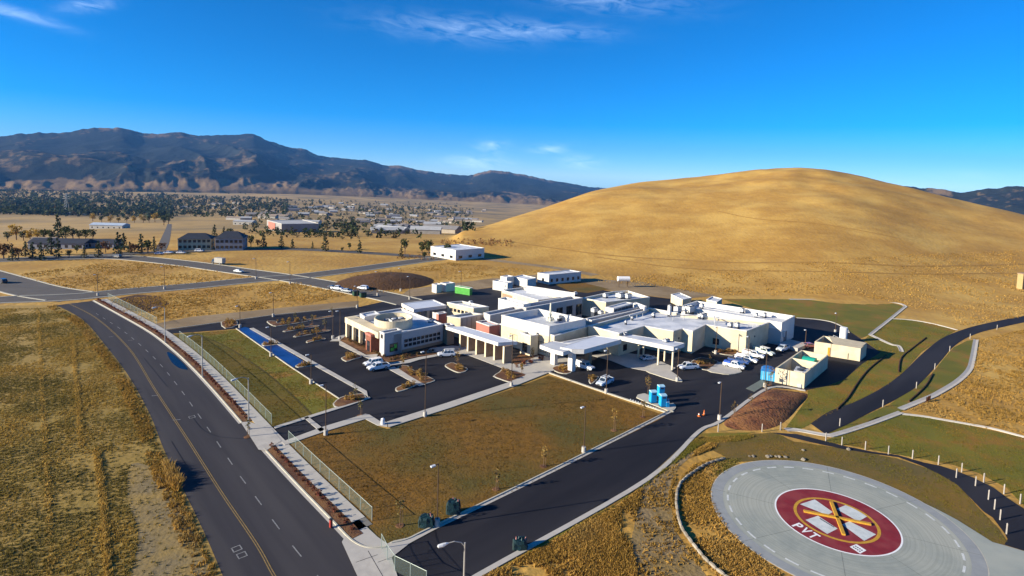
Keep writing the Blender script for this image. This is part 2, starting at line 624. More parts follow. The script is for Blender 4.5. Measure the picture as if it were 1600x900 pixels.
# ------------------------------------------------------------------ mountains
def mountain_range(name, sil, foot, crest, extend, seed, naz=700, nt=110, rough=1.0):
    az = np.array([azr(p, q) for p, q in sil])
    el = np.array([ray(p, q).z / math.hypot(ray(p, q).x, ray(p, q).y) for p, q in sil])
    a = np.linspace(az[0], az[-1], naz)
    e = np.interp(a, az, el)
    kw = np.exp(-np.linspace(-2, 2, 2 * (naz // 90) + 1) ** 2)
    e = np.convolve(np.pad(e, naz // 90, 'edge'), kw / kw.sum(), 'valid')
    es = e.copy()
    en = (fbm(a * 2.6, a * 0 + 3, 4, seed + 40) - .5) * .003
    cd = np.interp(a, [az[0], az[-1]], crest)
    fd = np.interp(a, [az[0], az[-1]], foot)
    t = np.concatenate([np.linspace(0, 1, nt), [1.12, 1.3, 1.6]])
    Am, Tm = np.meshgrid(a, t)
    R = fd + (cd - fd) * Tm
    X, Y = np.sin(np.radians(Am)) * R, np.cos(np.radians(Am)) * R
    z0 = T(X, Y)
    zf = T(np.sin(np.radians(a)) * fd, np.cos(np.radians(a)) * fd)
    zc = H + e * cd
    rel = zc - zf
    tt = np.clip(Tm, 0, 1)
    prof = .72 * tt ** 1.9 + .28 * (tt * tt * (3 - 2 * tt))
    warp = (fbm(Am / 5, Tm * 2.5, 3, seed) - .5) * 8 + Tm * 5
    iso = 0
    am, wx, wy = 1.0, X + 260 * (fbm(X / 900, Y / 900, 2, seed + 50) - .5), Y + 260 * (fbm(X / 900, Y / 900, 2, seed + 51) - .5)
    for k_ in range(5):
        iso = iso + am * (1 - np.abs(2 * vn(wx / 820 * 2 ** k_, wy / 1250 * 2 ** k_, seed + 60 + k_) - 1))
        am *= .48
    iso = iso / 1.9
    rd = 1 - np.abs(2 * vn((Am + warp) / 5.2, Tm * 1.3, seed + 1) - 1)
    rd2 = 1 - np.abs(2 * vn((Am + warp * 1.3) / 1.45, Tm * 3.0, seed + 2) - 1)
    rd3 = 1 - np.abs(2 * fbm(Am / .75, Tm * 6.0, 3, seed + 3) - 1)
    rd4 = 1 - np.abs(2 * fbm(Am / .3, Tm * 14.0, 3, seed + 6) - 1)
    env = np.sin(np.pi * np.clip(tt, 0, 1) ** .7) * (1 - .42 * tt)
    ridg = ((iso - .5) * .66 + (rd - .5) * .26) * rough
    z = zf + rel * np.clip(prof + env * ridg, 0, 1.02)
    lowhill = np.clip(fbm(Am / 1.1, Tm * 9, 3, seed + 8) - .42, 0, 1) * 70 * np.exp(-((Tm - .10) / .08) ** 2) * rough
    z = np.maximum(z + lowhill, zf - 5 + 0 * z)
    z = z + en * cd * sst(.86, 1, Tm) * (Tm <= 1)
    z = np.where(Tm > 1, zc + en * cd - (Tm - 1) * rel * 1.2, z)
    # nothing in front may rise over the surveyed skyline
    lim = H + es * R - 4 - (1 - np.clip(Tm, 0, 1)) * 60
    dz = (lim - z) / 25.0
    soft = lim - 25.0 * (np.log1p(np.exp(-np.abs(dz))) + np.maximum(dz, 0))
    z = np.where(Tm < 1, z + (soft - z) * (1 - sst(.93, 1, Tm)), z)
    z[0] = z[0] - 30
    n1, n2 = Am.shape
    ii = np.arange(n1 * n2).reshape(n1, n2)
    f = np.stack([ii[:-1, :-1], ii[:-1, 1:], ii[1:, 1:], ii[1:, :-1]], -1).reshape(-1, 4)
    o = new(name, list(map(tuple, np.stack([X.ravel(), Y.ravel(), z.ravel()], 1))), list(map(tuple, f)), None, None, True, 'structure')
    hrel = (z - zf) / rel
    veg = sst(.06, .17, hrel + (fbm(Am / 1.6, Tm * 5, 4, seed + 12) - .5) * .16) - .46 * sst(.60, .80, iso) * (1 - .4 * Tm) + (fbm(Am / .35, Tm * 16, 3, seed + 20) - .5) * .8 - sst(.85, 1, Tm) * .5 * sst(.5, .6, fbm(Am / 5, Tm, 2, seed + 31))
    at = o.data.attributes.new('veg', 'FLOAT', 'POINT')
    at.data.foreach_set('value', np.clip(veg, 0, 1).astype(np.float32).ravel())
    o.data.materials.append(m_mount)
    return o


def mount_mat():
    m = bpy.data.materials.new('brushy_mountain')
    m.use_nodes = True
    t = m.node_tree
    b = t.nodes['Principled BSDF']
    b.inputs['Roughness'].default_value = .95
    b.inputs['Specular IOR Level'].default_value = .05
    a = N(t, 'ShaderNodeAttribute')
    a.attribute_name = 'veg'
    geo = N(t, 'ShaderNodeNewGeometry')
    n = N(t, 'ShaderNodeTexNoise')
    n.inputs['Scale'].default_value = .012
    n.inputs['Detail'].default_value = 8
    n.inputs['Roughness'].default_value = .75
    t.links.new(geo.outputs['Position'], n.inputs['Vector'])
    s = M(t, 'ADD', a.outputs['Fac'], M(t, 'MULTIPLY', M(t, 'SUBTRACT', n.outputs[0], .5), 1.6))
    r = N(t, 'ShaderNodeMapRange')
    r.inputs['From Min'].default_value = .30
    r.inputs['From Max'].default_value = .62
    t.links.new(s, r.inputs['Value'])
    mx = N(t, 'ShaderNodeMixRGB')
    mx.inputs['Color1'].default_value = (.175, .118, .062, 1)
    mx.inputs['Color2'].default_value = (.020, .023, .020, 1)
    t.links.new(r.outputs[0], mx.inputs['Fac'])
    t.links.new(mx.outputs[0], b.inputs['Base Color'])
    bp = N(t, 'ShaderNodeBump')
    bp.inputs['Distance'].default_value = 14
    t.links.new(n.outputs[0], bp.inputs['Height'])
    t.links.new(bp.outputs[0], b.inputs['Normal'])
    return m


m_mount = mount_mat()
mountain_range('mountains', [(-330, 235), (-160, 212), (-60, 214), (0, 213), (25, 209), (60, 207.5), (100, 207), (135, 201), (165, 199.5), (195, 200), (222, 209), (250, 209), (280, 206.5), (310, 212), (350, 211), (395, 208.5), (412, 217), (450, 230), (475, 233), (500, 244),
                            (540, 248), (575, 250), (600, 258), (628, 259), (655, 266), (690, 271), (735, 275), (752, 268), (770, 266), (790, 268), (830, 275), (860, 282), (900, 288), (940, 296), (985, 312), (1040, 330)],
               (3400, 3900), (6400, 7800), 0, 11)
mountain_range('mountains', [(1240, 318), (1330, 306), (1385, 294), (1412, 290), (1440, 294), (1470, 295), (1498, 301), (1515, 299), (1535, 296), (1560, 294), (1585, 290), (1610, 292), (1680, 284), (1800, 280), (2100, 300)],
               (2600, 2600), (3600, 3600), 0, 31, 420, 60)
# ------------------------------------------------------------------ ground cover of the near fields
def scaled_line(pts, n=5, z=0.0):
    return cr(G(pts, z), n)


street_R = scaled_line([(146, 470), (190, 494), (235, 520), (270, 547), (300, 575), (330, 607), (350, 630), (386, 672), (412, 702), (440, 733), (470, 765), (500, 796), (525, 822), (540, 838)], 4)
street_L = scaled_line([(88, 477), (130, 500), (165, 540), (200, 586), (233, 645), (255, 700), (284, 760), (318, 830), (348, 900), (392, 1010)], 4)
YL = scaled_line([(108, 475), (150, 497), (200, 543), (240, 606), (270, 652), (300, 698), (345, 769), (400, 850), (428, 900), (470, 965)], 5)
sheet('weedy_field', G([(-60, 478), (88, 477)]) + street_L + G([(300, 1010), (-260, 1010), (-200, 600)]), .012, m_field)

street = sheet('street', street_L + G([(560, 1010), (560, 900), (534, 848)]) + street_R[::-1], .04, m_street)
for k, w in ((-.17, .11), (.07, .11)):
    ribbon('yellow_line', YL, k, k + w, .062, m_yline, street)
dash_line = scaled_line([(150, 490), (192, 517), (231, 550), (255, 575), (282, 609), (302, 637), (325, 670), (370, 737), (389, 763), (411, 793), (437, 828), (468, 867), (500, 905), (560, 975)], 6)
pts = resample(dash_line, .5)
for i in range(0, len(pts) - 6, 13):
    ribbon('lane_dash', pts[i:i + 6], -.06, .08, .062, m_lane, street)
for cx, cy in ((300, 652), (352, 702), (370, 858), (378, 868)):          # loop detector cuts sealed in pale squares
    c = g(cx, cy)
    for a, b in (((-.5, -.5), (.5, -.38)), ((-.5, .38), (.5, .5)), ((-.5, -.38), (-.38, .38)), ((.38, -.38), (.5, .38))):
        if (cx, cy) == (352, 702):
            continue
        P = [(a[0], a[1]), (b[0], a[1]), (b[0], b[1]), (a[0], b[1])]
        ca, sa = math.cos(-.84), math.sin(-.84)
        sheet('loop_detector_seal', [(c.x + x * ca - y * sa, c.y + x * sa + y * ca) for x, y in P], .063, m_lane, street)
for a, b in (((270, 657), (282, 656)), ((237, 619), (247, 618)), ((170, 527), (177, 526)), ((200, 532), (207, 532))):
    ribbon('survey_mark', [g(*a), g(*b)], -.08, .08, .063, m_lane, street)
sheet('puddle', cr(G([(261, 552), (265, 551), (275, 558), (287, 569), (293, 577), (290, 578), (279, 575), (268, 566)]), 3, True), .066, m_water)

kerbA = [p for p in street_R if p.y > g(386, 671).y]
kerbB = [p for p in street_R if p.y < g(412, 701.5).y]
kerbB += cr([kerbB[-1]] + G([(550, 847), (565, 855), (582, 858), (603, 856)]), 4)[1:]
for K in (kerbA, kerbB):
    ribbon('kerb', K, 0, .2, .03, m_kerb, h=.15)
    ribbon('gutter', K, -.42, 0, .055, m_conc)
sideline = street_R + [kerbB[-14]]
walk = resample(street_R, 2.4)
pA, pB = offs(walk, 1.75), offs(walk, 3.55)
sidewalk = None
swl = None
sidewalk = ribbon('sidewalk', street_R, 1.75, 3.55, .05, mat('sidewalk_joint', (.20, .19, .17)), h=.05)
for i in range(len(walk) - 1):
    q = [pA[i], pA[i + 1], pB[i + 1], pB[i]]
    c = sum(q, Vector()) / 4
    q = [c + (p - c) * .982 for p in q]
    sheet('slab', q, .11, m_conc, sidewalk, h=.02 + .008 * random.random())
ribbon('planting_strip', kerbA, .2, 1.75, .13, m_mulch)
ribbon('planting_strip', [p for p in kerbB if p.x < g(548, 846).x], .2, 1.75, .13, m_mulch)
# driveway aprons
sheet('driveway_apron', G([(376, 661), (388, 660), (425, 672), (440, 690), (424, 700), (415, 706), (404, 704), (395, 690)]), .16, m_conc)
sheet('corner_apron', G([(540, 838), (560, 852), (583, 857), (600, 853), (615, 846), (652, 838), (690, 823), (640, 850), (612, 872), (622, 905), (570, 1000), (560, 905), (534, 848)]), .105, m_conc)
sheet('corner_walk', G([(512, 806), (526, 800), (560, 812), (590, 840), (606, 851), (600, 856), (575, 856), (548, 846), (534, 832)]), .10, m_conc)
sheet('mulch_bed', G([(530, 823), (541, 818), (550, 828), (539, 833)]), .12, m_mulch)
for a, b in (((575, 862), (600, 905)), ((556, 880), (590, 868)), ((590, 880), (612, 872))):
    ribbon('apron_joint', [g(*a), g(*b)], -.03, .03, .112, m_seal)

# ------------------------------------------------------------------ hospital grounds
site_px = [(262, 522), (258, 516.5), (427, 493), (560, 480), (605, 470), (640, 464), (720, 456), (800, 445), (866, 438), (884, 446), (960, 456), (1040, 466), (1130, 475), (1245, 497), (1272, 499), (1290, 501.5), (1304, 505), (1322, 514), (1338, 525),
           (1376, 551), (1348, 568), (1320, 593), (1289, 604), (1258, 610), (1200, 606), (1125, 657), (1090, 674), (1010, 748), (745, 898), (660, 960), (600, 960), (585, 900), (613, 868), (640, 850), (683, 827), (860, 738), (1036, 650), (1046, 643), (948, 613.5),
           (858, 582), (800, 604), (605, 666), (592, 662), (570, 652), (500, 674), (440, 695), (424, 668), (545, 632), (532, 625), (450, 571), (369, 514)]
lot = sheet('parking_lot', G(site_px), .04, m_pave)
# old crack seals and faint patches on the access road
for pl in ([(640, 842), (642, 858), (655, 880), (668, 905)], [(678, 822), (684, 846), (700, 868), (722, 892)], [(612, 893), (650, 880), (690, 872)], [(668, 862), (680, 858)]):
    ribbon('crack_seal', cr(G(pl), 4), -.09, .09, .052, m_seal, lot)

# centre lawn
sheet('lawn', G([(444, 696), (505, 676), (572, 656), (592, 667), (606, 671), (800, 608), (857, 587), (905, 602), (948, 618), (1040, 650), (1030, 656), (860, 740), (683, 825), (640, 846), (608, 852), (590, 838), (560, 806), (500, 742)]), .06, m_lawn_b)
sheet('lawn', G([(263, 524), (369, 515), (450, 572), (532, 625), (545, 631), (426, 667), (398, 648), (350, 603), (300, 556)]), .06, m_lawn_g)
sheet('wet_lawn', G([(263, 524), (300, 520), (350, 540), (405, 575), (450, 612), (487, 648), (426, 667), (398, 648), (350, 603), (300, 556)]), .066, m_lawn_d)
ribbon('swale', cr(G([(300, 520), (350, 540), (405, 575), (450, 612), (487, 648)]), 4), -.22, .22, .07, mat('swale_turf', (.055, .045, .008), (.075, .055, .010), 1.0, .95))
# wet parking row; sky reflection is put into the colour of its blue end
sheet('wet_parking_row', G([(371, 514.5), (382, 511), (391, 513), (432, 537), (463, 557.5), (478, 567), (457, 574.5), (432, 557.5), (400, 536)]), .05, mat('sky_reflection_blue', (.006, .040, .19), (.004, .022, .11), .5, .35, .004, 10, (.010, .055, .23), .2, spec=.5))
sheet('wet_parking_row', G([(480, 571), (492, 577), (512, 588), (498, 592), (468, 577)]), .05, m_pave)

ISL = []


def island(px, cover=m_mulch, n=3, kerb=.22, z=.17):
    P = cr(G(px), n, True)
    A = sum(P[i].x * P[(i + 1) % len(P)].y - P[(i + 1) % len(P)].x * P[i].y for i in range(len(P)))
    if A < 0:
        P = P[::-1]
    k = sheet('planter_kerb', P, .05, m_kerb, h=z - .05)
    c = sum(P, Vector()) / len(P)
    Q = offs([P[-1]] + P + [P[0]], kerb)[1:-1]
    sheet('mulch_bed', Q, z + .02, cover)
    ISL.append((c, P))
    return c


island(Z(500, 520, 5, [(975, 262), (1000, 245), (1040, 238), (1110, 265), (1155, 285), (1130, 308), (1080, 315), (1020, 292)]))
island(Z(500, 520, 5, [(165, 203), (190, 190), (240, 172), (300, 176), (325, 192), (260, 212), (205, 228)]))
island(Z(500, 520, 5, [(588, 440), (610, 425), (680, 400), (745, 398), (760, 408), (680, 445), (620, 462), (595, 458)]))
island(Z(500, 520, 5, [(605, 285), (640, 262), (690, 262), (700, 280), (800, 325), (885, 365), (895, 380), (830, 402), (790, 400)]), n=2)
island(Z(680, 490, 6.925, [(630, 682), (690, 640), (740, 598), (830, 620), (990, 665), (930, 700), (830, 740), (790, 745), (700, 715)]), n=2)
island(Z(390, 470, 8, [(215, 268), (250, 255), (345, 262), (352, 285), (600, 255), (1000, 192), (1040, 190), (1040, 205), (800, 245), (560, 290), (380, 318), (290, 318)]), n=2)
island(Z(390, 470, 8, [(425, 378), (600, 340), (845, 310), (850, 325), (640, 360), (445, 392)]), n=2)
island(Z(390, 470, 8, [(560, 440), (760, 400), (985, 368), (992, 382), (800, 418), (580, 458)]), n=2)
island(Z(390, 470, 8, [(705, 515), (740, 498), (860, 480), (935, 472), (940, 488), (800, 510), (725, 530)]), n=2)
island(Z(390, 470, 8, [(150, 545), (200, 525), (330, 535), (370, 545), (300, 560), (180, 570)]), n=2)
island(Z(390, 470, 8, [(570, 820), (650, 790), (790, 800), (830, 812), (700, 828), (610, 840)]), n=2)
island(Z(500, 520, 5, [(160, 510), (240, 490), (330, 480), (355, 500), (350, 530), (250, 560), (140, 590), (100, 560)]), n=2)
island([(345, 504), (365, 499), (372, 508), (352, 514)], n=2)
island(Z(820, 520, 5, [(210, 285), (240, 265), (300, 262), (330, 285), (370, 305), (330, 325), (260, 315)]), n=2)
island(Z(820, 520, 5, [(500, 365), (540, 345), (580, 350), (530, 400), (505, 395)]), n=2)
island(Z(820, 520, 5, [(870, 510), (920, 480), (965, 490), (1080, 560), (1160, 555), (1180, 590), (1140, 615), (1060, 590)]), m_conc, n=2)
island(Z(1040, 520, 7.27, [(290, 330), (400, 285), (560, 320), (600, 345), (470, 430), (380, 400), (320, 370)]), n=2)
island(Z(1040, 520, 7.27, [(470, 430), (620, 335), (850, 430), (840, 460), (720, 480), (600, 465)]), m_conc, n=2)
island(Z(1040, 520, 7.27, [(520, 215), (680, 195), (840, 205), (900, 230), (760, 262), (600, 240)]), n=2)
island(Z(1040, 520, 7.27, [(-220, 440), (-100, 400), (60, 440), (190, 545), (150, 560), (0, 520), (-120, 480)]), m_conc, n=2)

# walks round the clinic and along the lot
conc = [[(390, 514), (396, 513), (573, 612), (575, 621), (566, 614), (480, 566)],
        [(440, 692), (505, 668), (571, 648), (577, 649), (593, 659), (605, 661), (605, 668), (590, 666), (571, 656), (506, 676), (445, 697)],
        [(605, 660), (700, 630), (796, 598), (800, 605), (705, 638), (607, 669)],
        [(796, 598), (770, 589), (790, 578), (735, 557), (695, 549), (665, 552), (672, 545), (705, 541), (770, 545), (800, 570), (838, 556), (872, 556), (898, 565), (872, 577), (858, 583), (800, 606)],
        Z(530, 440, 6.922, [(0, 650), (10, 645), (290, 800), (420, 790), (400, 830), (330, 845), (260, 815), (0, 690)]),
        Z(530, 440, 6.922, [(-100, 650), (0, 590), (80, 580), (60, 600), (0, 650)]),
        Z(530, 440, 6.922, [(520, 890), (700, 862), (860, 825), (1070, 790), (1070, 812), (870, 850), (760, 885), (560, 912)]),
        [(604, 576), (616, 574), (665, 601), (655, 604)],
        [(428, 668), (548, 630), (577, 621), (579, 623), (548, 634), (430, 671)], [(475, 654), (481, 652), (508, 673), (500, 676)],
        Z(820, 480, 6.154, [(640, 470), (830, 430), (1180, 470), (1450, 590), (1360, 655), (1200, 625), (990, 585), (830, 520)])]
for c in conc:
    sheet('walkway', G(c), .15, m_conc, h=.03)
ribbon('kerb', cr(G([(369, 514), (450, 571), (532, 625)]), 2), -.1, .12, .03, m_kerb, h=.16)
ribbon('kerb', cr(G([(612, 853), (640, 846), (683, 825), (860, 739), (1036, 650), (1048, 643)]), 6), .35, .55, .03, m_kerb, h=.15)
ribbon('gutter', cr(G([(612, 853), (640, 846), (683, 825), (860, 739), (1036, 650), (1048, 643)]), 6), -.2, .35, .07, m_conc)
ribbon('kerb', cr(G([(1258, 610), (1200, 606), (1125, 657), (1090, 674), (1010, 748), (745, 898), (680, 940)]), 6), -.1, .6, .03, m_conc, h=.10)
ribbon('kerb', cr(G([(858, 583), (948, 614.5), (1042, 645)]), 3), -.25, .25, .03, m_kerb, h=.15)
ribbon('kerb', cr(G([(1245, 497), (1272, 499), (1290, 501.5), (1304, 505), (1322, 514), (1326, 520)]), 3), -.2, .25, .03, m_conc, h=.15)
ribbon('kerb', G([(260, 515.5), (427, 492.5), (560, 479.5)]), 0, .2, .03, m_kerb, h=.12)
sheet('mulch_bed', G(Z(530, 440, 6.922, [(10, 640), (60, 600), (480, 800), (690, 790), (1060, 700), (1080, 785), (860, 815), (690, 850), (520, 880), (420, 800), (290, 790)])), .13, m_mulch)
sheet('mulch_bed', G([(815, 553), (870, 551), (870, 557), (840, 557), (806, 572), (798, 565)]), .2, m_mulch)
# steel plate ramp by the blue bin
sheet('steel_plate', G(Z(980, 560, 5.714, [(1060, 270), (1200, 190), (1235, 215), (1240, 235), (1135, 300)])), .06, mat('dull_steel_plate', (.16, .18, .15), None, 1, .6), h=.02)

# gravel yard, dark soil heap and beds behind the hospital
sheet('gravel_yard', G([(620, 466), (640, 452), (760, 436), (850, 428), (925, 436), (1000, 440), (1120, 462), (1060, 468), (940, 452), (866, 437), (790, 445), (700, 460)]), .02, m_dirt)
sheet('lawn', G([(862, 443), (905, 440), (952, 452), (918, 458), (890, 455)]), .05, m_lawn_b)
sheet('roadside_dirt', G([(212, 512), (300, 495), (400, 485), (470, 478), (560, 470), (560, 480), (427, 493), (258, 516)]), .02, m_dirt)
sheet('roadside_dirt', G([(165, 470), (215, 460), (250, 463), (265, 475), (235, 488), (195, 486)]), .02, m_darkdirt)


def heap(name, px, h, mat_, seed=1):
    P = cr(G(px), 4, True)
    c = sum(P, Vector()) / len(P)
    n, rings = len(P), 9
    v, f = [], []
    for i in range(rings):
        t = i / rings
        for p in P:
            q = c + (p - c) * (1 - t)
            zz = h * (1 - (1 - t) ** 2) * (.75 + .5 * float(fbm(q.x / 3.0, q.y / 3.0, 3, seed)))
            v.append((q.x, q.y, zz if i else -.05))
    v.append((c.x, c.y, h))
    for i in range(rings - 1):
        for k in range(n):
            f.append((i * n + k, i * n + (k + 1) % n, (i + 1) * n + (k + 1) % n, (i + 1) * n + k))
    f += [((rings - 1) * n + k, (rings - 1) * n + (k + 1) % n, rings * n) for k in range(n)]
    return new(name, v, f, mat_, None, True)


tag(heap('soil_heap', [(522, 444), (545, 434), (585, 428), (640, 427), (672, 434), (678, 442), (650, 450), (600, 454), (550, 452)], 2.6, m_darkdirt), 'long dark brown soil heap beyond the hospital entrance road', 'soil heap')
tag(heap('mulch_mound', [(1130, 660), (1165, 632), (1203, 608), (1245, 612), (1264, 617), (1250, 635), (1226, 660), (1195, 672), (1150, 672)], 1.1, mat('furrowed_mulch', (.19, .070, .028), (.070, .028, .014), 1.3, .95, .28, 2.2, (.23, .10, .035), .25)), 'wide red-brown bark mulch mound beside the generator enclosure', 'mulch mound')

# right-hand lawns, ditches and drives
RT = scaled_line(Z(1300, 440, 4.5, [(-150, 1000), (-40, 925), (40, 890), (200, 830), (380, 730), (500, 640), (600, 540), (690, 460), (790, 390), (960, 325), (1150, 280), (1335, 245), (1500, 215)]), 3)
RB = scaled_line(Z(1300, 440, 4.5, [(-45, 1075), (120, 1000), (250, 930), (370, 870), (500, 800), (600, 735), (700, 630), (780, 540), (840, 470), (930, 405), (1050, 355), (1200, 320), (1335, 290), (1500, 262)]), 3)
sheet('drive', RT + RB[::-1], .05, m_pave)
dT = G(Z(1180, 600, 3.81, [(100, 290), (250, 300), (420, 342), (520, 368), (700, 405), (850, 425), (1000, 468), (1100, 488), (1200, 520), (1300, 560), (1420, 620), (1500, 680), (1600, 745), (1750, 860)]))
dB = G(Z(1180, 600, 3.81, [(110, 294), (330, 348), (520, 388), (700, 417), (850, 437), (1000, 492), (1100, 540), (1200, 600), (1280, 680), (1360, 762)]) + Z(1340, 710, 4.738, [(1000, 470), (1090, 590), (1110, 630), (1085, 672), (1215, 712), (1400, 760)]))
sheet('drive', dT + dB[::-1], .055, m_pave)
green = [[(1128, 467), (1250, 468), (1330, 466.5), (1380, 471), (1408, 477), (1413, 482), (1391, 500), (1359, 523), (1340, 531), (1326, 518), (1304, 505), (1272, 499), (1245, 497), (1180, 484)],
         [(1359, 523), (1392, 498), (1425, 500), (1460, 507), (1495, 516), (1470, 530), (1440, 550), (1413, 580), (1384, 604), (1340, 626), (1300, 646), (1252, 670), (1225, 672), (1240, 652), (1262, 622), (1262, 610), (1290, 603), (1320, 593), (1348, 568), (1376, 551), (1350, 532)],
         [(1525, 530), (1519, 564), (1513, 580), (1495, 597), (1467, 614), (1440, 626), (1395, 650), (1300, 682), (1290, 680), (1340, 655), (1390, 632), (1420, 610), (1455, 585), (1475, 560), (1490, 543), (1510, 533)],
         [(1285, 690), (1310, 680), (1370, 652), (1408, 647), (1480, 657), (1600, 684), (1700, 720), (1700, 830), (1600, 790), (1572, 762), (1530, 740), (1490, 727), (1400, 710), (1330, 697)],
         [(1210, 676), (1240, 690), (1310, 700), (1400, 716), (1452, 733), (1495, 755), (1525, 790), (1560, 826), (1573, 845), (1569, 852), (1555, 850), (1400, 772), (1300, 730), (1200, 719), (1150, 722), (1105, 700), (1150, 680)],
         [(1008, 752), (1090, 678), (1130, 676), (1180, 676), (1100, 690), (1050, 725), (960, 790), (860, 845), (790, 885), (760, 898), (745, 900)]]
for pl in ([(303, 655), (318, 672), (345, 683), (392, 686)], [(268, 690), (300, 742)], [(225, 560), (262, 605)]):
    ribbon('crack_seal', cr(G(pl), 5), -.05, .05, .052, m_seal, street)
gm = [m_lawn_g, m_lawn_g, m_lawn_g, m_lawn_g, mat('patchy_pad_turf', (.145, .095, .016), (.185, .105, .020), .5, .95, .06, 3, (.080, .074, .030), .11, w3=.6), m_lawn_g]
for p, m_ in zip(green, gm):
    sheet('lawn', G(p), .03, m_)
field_dirt = cr(G([(205, 725), (245, 735), (272, 775), (300, 830), (328, 890), (350, 960), (200, 960), (210, 880), (216, 830), (200, 780)]), 3, True)
sheet('bare_ground', field_dirt, .018, mat('grey_field_dirt', (.215, .165, .085), (.165, .125, .062), .8, .95, .08, 2, (.27, .185, .06), .2))
knoll_track = G([(1010, 730), (1050, 700), (1090, 706), (1060, 730), (1045, 770), (1055, 830), (1090, 880), (1110, 910), (1000, 910), (985, 850), (1000, 780)])
sheet('track', knoll_track, .016, mat('rutted_dirt', (.26, .19, .10), (.18, .13, .065), .9, .95, .12, 1.8, (.22, .15, .055), .15))
ditches = [([(1359, 523), (1391, 538), (1404, 541), (1409, 550)], .5), (Z(1300, 440, 4.5, [(265, 378), (405, 268), (500, 190), (516, 176), (480, 157), (400, 146), (270, 131), (130, 132), (0, 128), (-300, 126)]), .5),
           (Z(1300, 440, 4.5, [(410, 262), (560, 272), (720, 300), (880, 342)]), .3), ([(1525, 531), (1519, 564), (1513, 580), (1495, 597), (1467, 614), (1453, 621), (1407, 640)], .6),
           (Z(1180, 600, 3.81, [(868, 170), (830, 185), (680, 240), (490, 300), (420, 306), (250, 276), (180, 275)]), .55), (Z(1180, 600, 3.81, [(870, 180), (1000, 195), (1100, 212), (1250, 238), (1400, 265), (1590, 315), (1800, 380)]), .35)]
for p, w in ditches:
    L = cr(G(p), 4)
    A, B, C = offs(L, -w), L, offs(L, w)
    n = len(L)
    v = [(q.x, q.y, .16) for q in A] + [(q.x, q.y, .05) for q in B] + [(q.x, q.y, .16) for q in C] + [(q.x, q.y, -.1) for q in A] + [(q.x, q.y, -.1) for q in C]
    f = [(i, i + 1, n + i + 1, n + i) for i in range(n - 1)] + [(n + i, n + i + 1, 2 * n + i + 1, 2 * n + i) for i in range(n - 1)] + [(3 * n + i, 3 * n + i + 1, i + 1, i) for i in range(n - 1)] + [(2 * n + i, 2 * n + i + 1, 4 * n + i + 1, 4 * n + i) for i in range(n - 1)]
    new('drainage_ditch', v, f, m_conc, None, kind='structure')
for p in ([(1308, 640), (1325, 622), (1342, 596), (1360, 575), (1385, 556)], [(1404, 582), (1408, 560), (1425, 545), (1447, 528)], [(1420, 628), (1445, 605), (1457, 585)]):   # erosion wattles
    o = MB().tube([q + Vector((0, 0, .14)) for q in cr(G(p), 4)], .17, 6).build('straw_wattle', m_darkdirt)
    tag(o, {1308: 'dark straw wattle on the green bank below the generator enclosure', 1404: 'dark straw wattle running from the ditch end to the drive', 1420: 'dark straw wattle between the drive and the long ditch'}[p[0][0]], 'wattle', 'erosion wattles on the banks')

# far streets
for name, p, w in (('cross_street', [(-90, 478), (0, 470), (70, 467), (130, 463.5), (200, 456.5), (300, 447.5), (400, 437.8), (470, 432), (560, 421.5), (620, 412.5), (680, 405), (740, 401)], 9.5),
                   ('boulevard', [(-80, 415), (0, 439), (60, 455), (128, 466)], 14), ('back_street', [(-90, 412), (0, 407), (100, 403.5), (190, 403), (290, 412.5), (380, 424.5), (440, 433), (500, 444), (560, 455.5), (610, 466), (650, 476)], 10.5),
                   ('hotel_street', [(120, 401), (220, 396), (330, 391.5), (450, 390), (560, 394.5), (690, 403)], 8), ('straight_road', [(250, 392), (257, 378), (262, 362), (265, 350)], 5), ('dirt_road', [(740, 403), (800, 410.5), (870, 420), (930, 431)], 6)):
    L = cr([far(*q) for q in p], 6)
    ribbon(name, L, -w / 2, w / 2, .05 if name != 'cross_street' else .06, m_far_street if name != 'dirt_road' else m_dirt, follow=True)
    if name in ('cross_street', 'boulevard', 'back_street'):
        for sgn in (-1, 1):
            ribbon('kerb', L[2:-2], sgn * (w / 2 + .25) - .3, sgn * (w / 2 + .25) + .3, .03, m_kerb, h=.12, follow=True)
for pl, w in (([(790, 377), (860, 388), (960, 400), (1080, 408), (1200, 412), (1400, 416), (1590, 414), (1700, 410)], .8), ([(930, 402), (1050, 418), (1200, 424), (1380, 428), (1600, 427)], .6), ([(1120, 330), (1200, 345), (1290, 352), (1400, 372)], .5)):
    ribbon('trail', cr([far(*q) for q in pl], 8), -w, w, .12, mat('worn_trail', (.27, .15, .035), (.36, .20, .045), .3, .95), follow=True)
# ------------------------------------------------------------------ hospital building
m_cream = mat('cream_stucco', (.60, .52, .36), (.52, .445, .30), .35, .9, .003, 12, (.64, .55, .39), .4)
m_grey = mat('pale_grey_stucco', (.46, .44, .42), (.42, .40, .385), .3, .9, .003, 12)
m_brown = mat('tan_stone_cladding', (.34, .235, .15), (.28, .19, .12), 1.2, .9, .01, 5)
m_rose = mat('rose_stucco', (.40, .155, .12), (.36, .135, .105), .4, .9)
m_brick = mat('red_brown_stone', (.26, .095, .06), (.19, .07, .045), 1.5, .9, .01, 5)
m_roof = mat('white_roof_membrane', (.66, .68, .71), (.58, .60, .635), .25, .6, 0, None, (.44, .47, .52), .25)
m_roofgrey = mat('grey_roof_membrane', (.50, .52, .55), (.44, .46, .50), .3, .6)
m_metal = mat('white_metal_roof', (.60, .63, .68), (.55, .58, .64), .6, .45, spec=.4)
m_fascia = mat('white_fascia', (.70, .68, .64), (.62, .60, .56), .8, .6)
m_unit = mat('galvanised_unit', (.55, .56, .56), (.42, .43, .44), 2, .5, metal=.2)
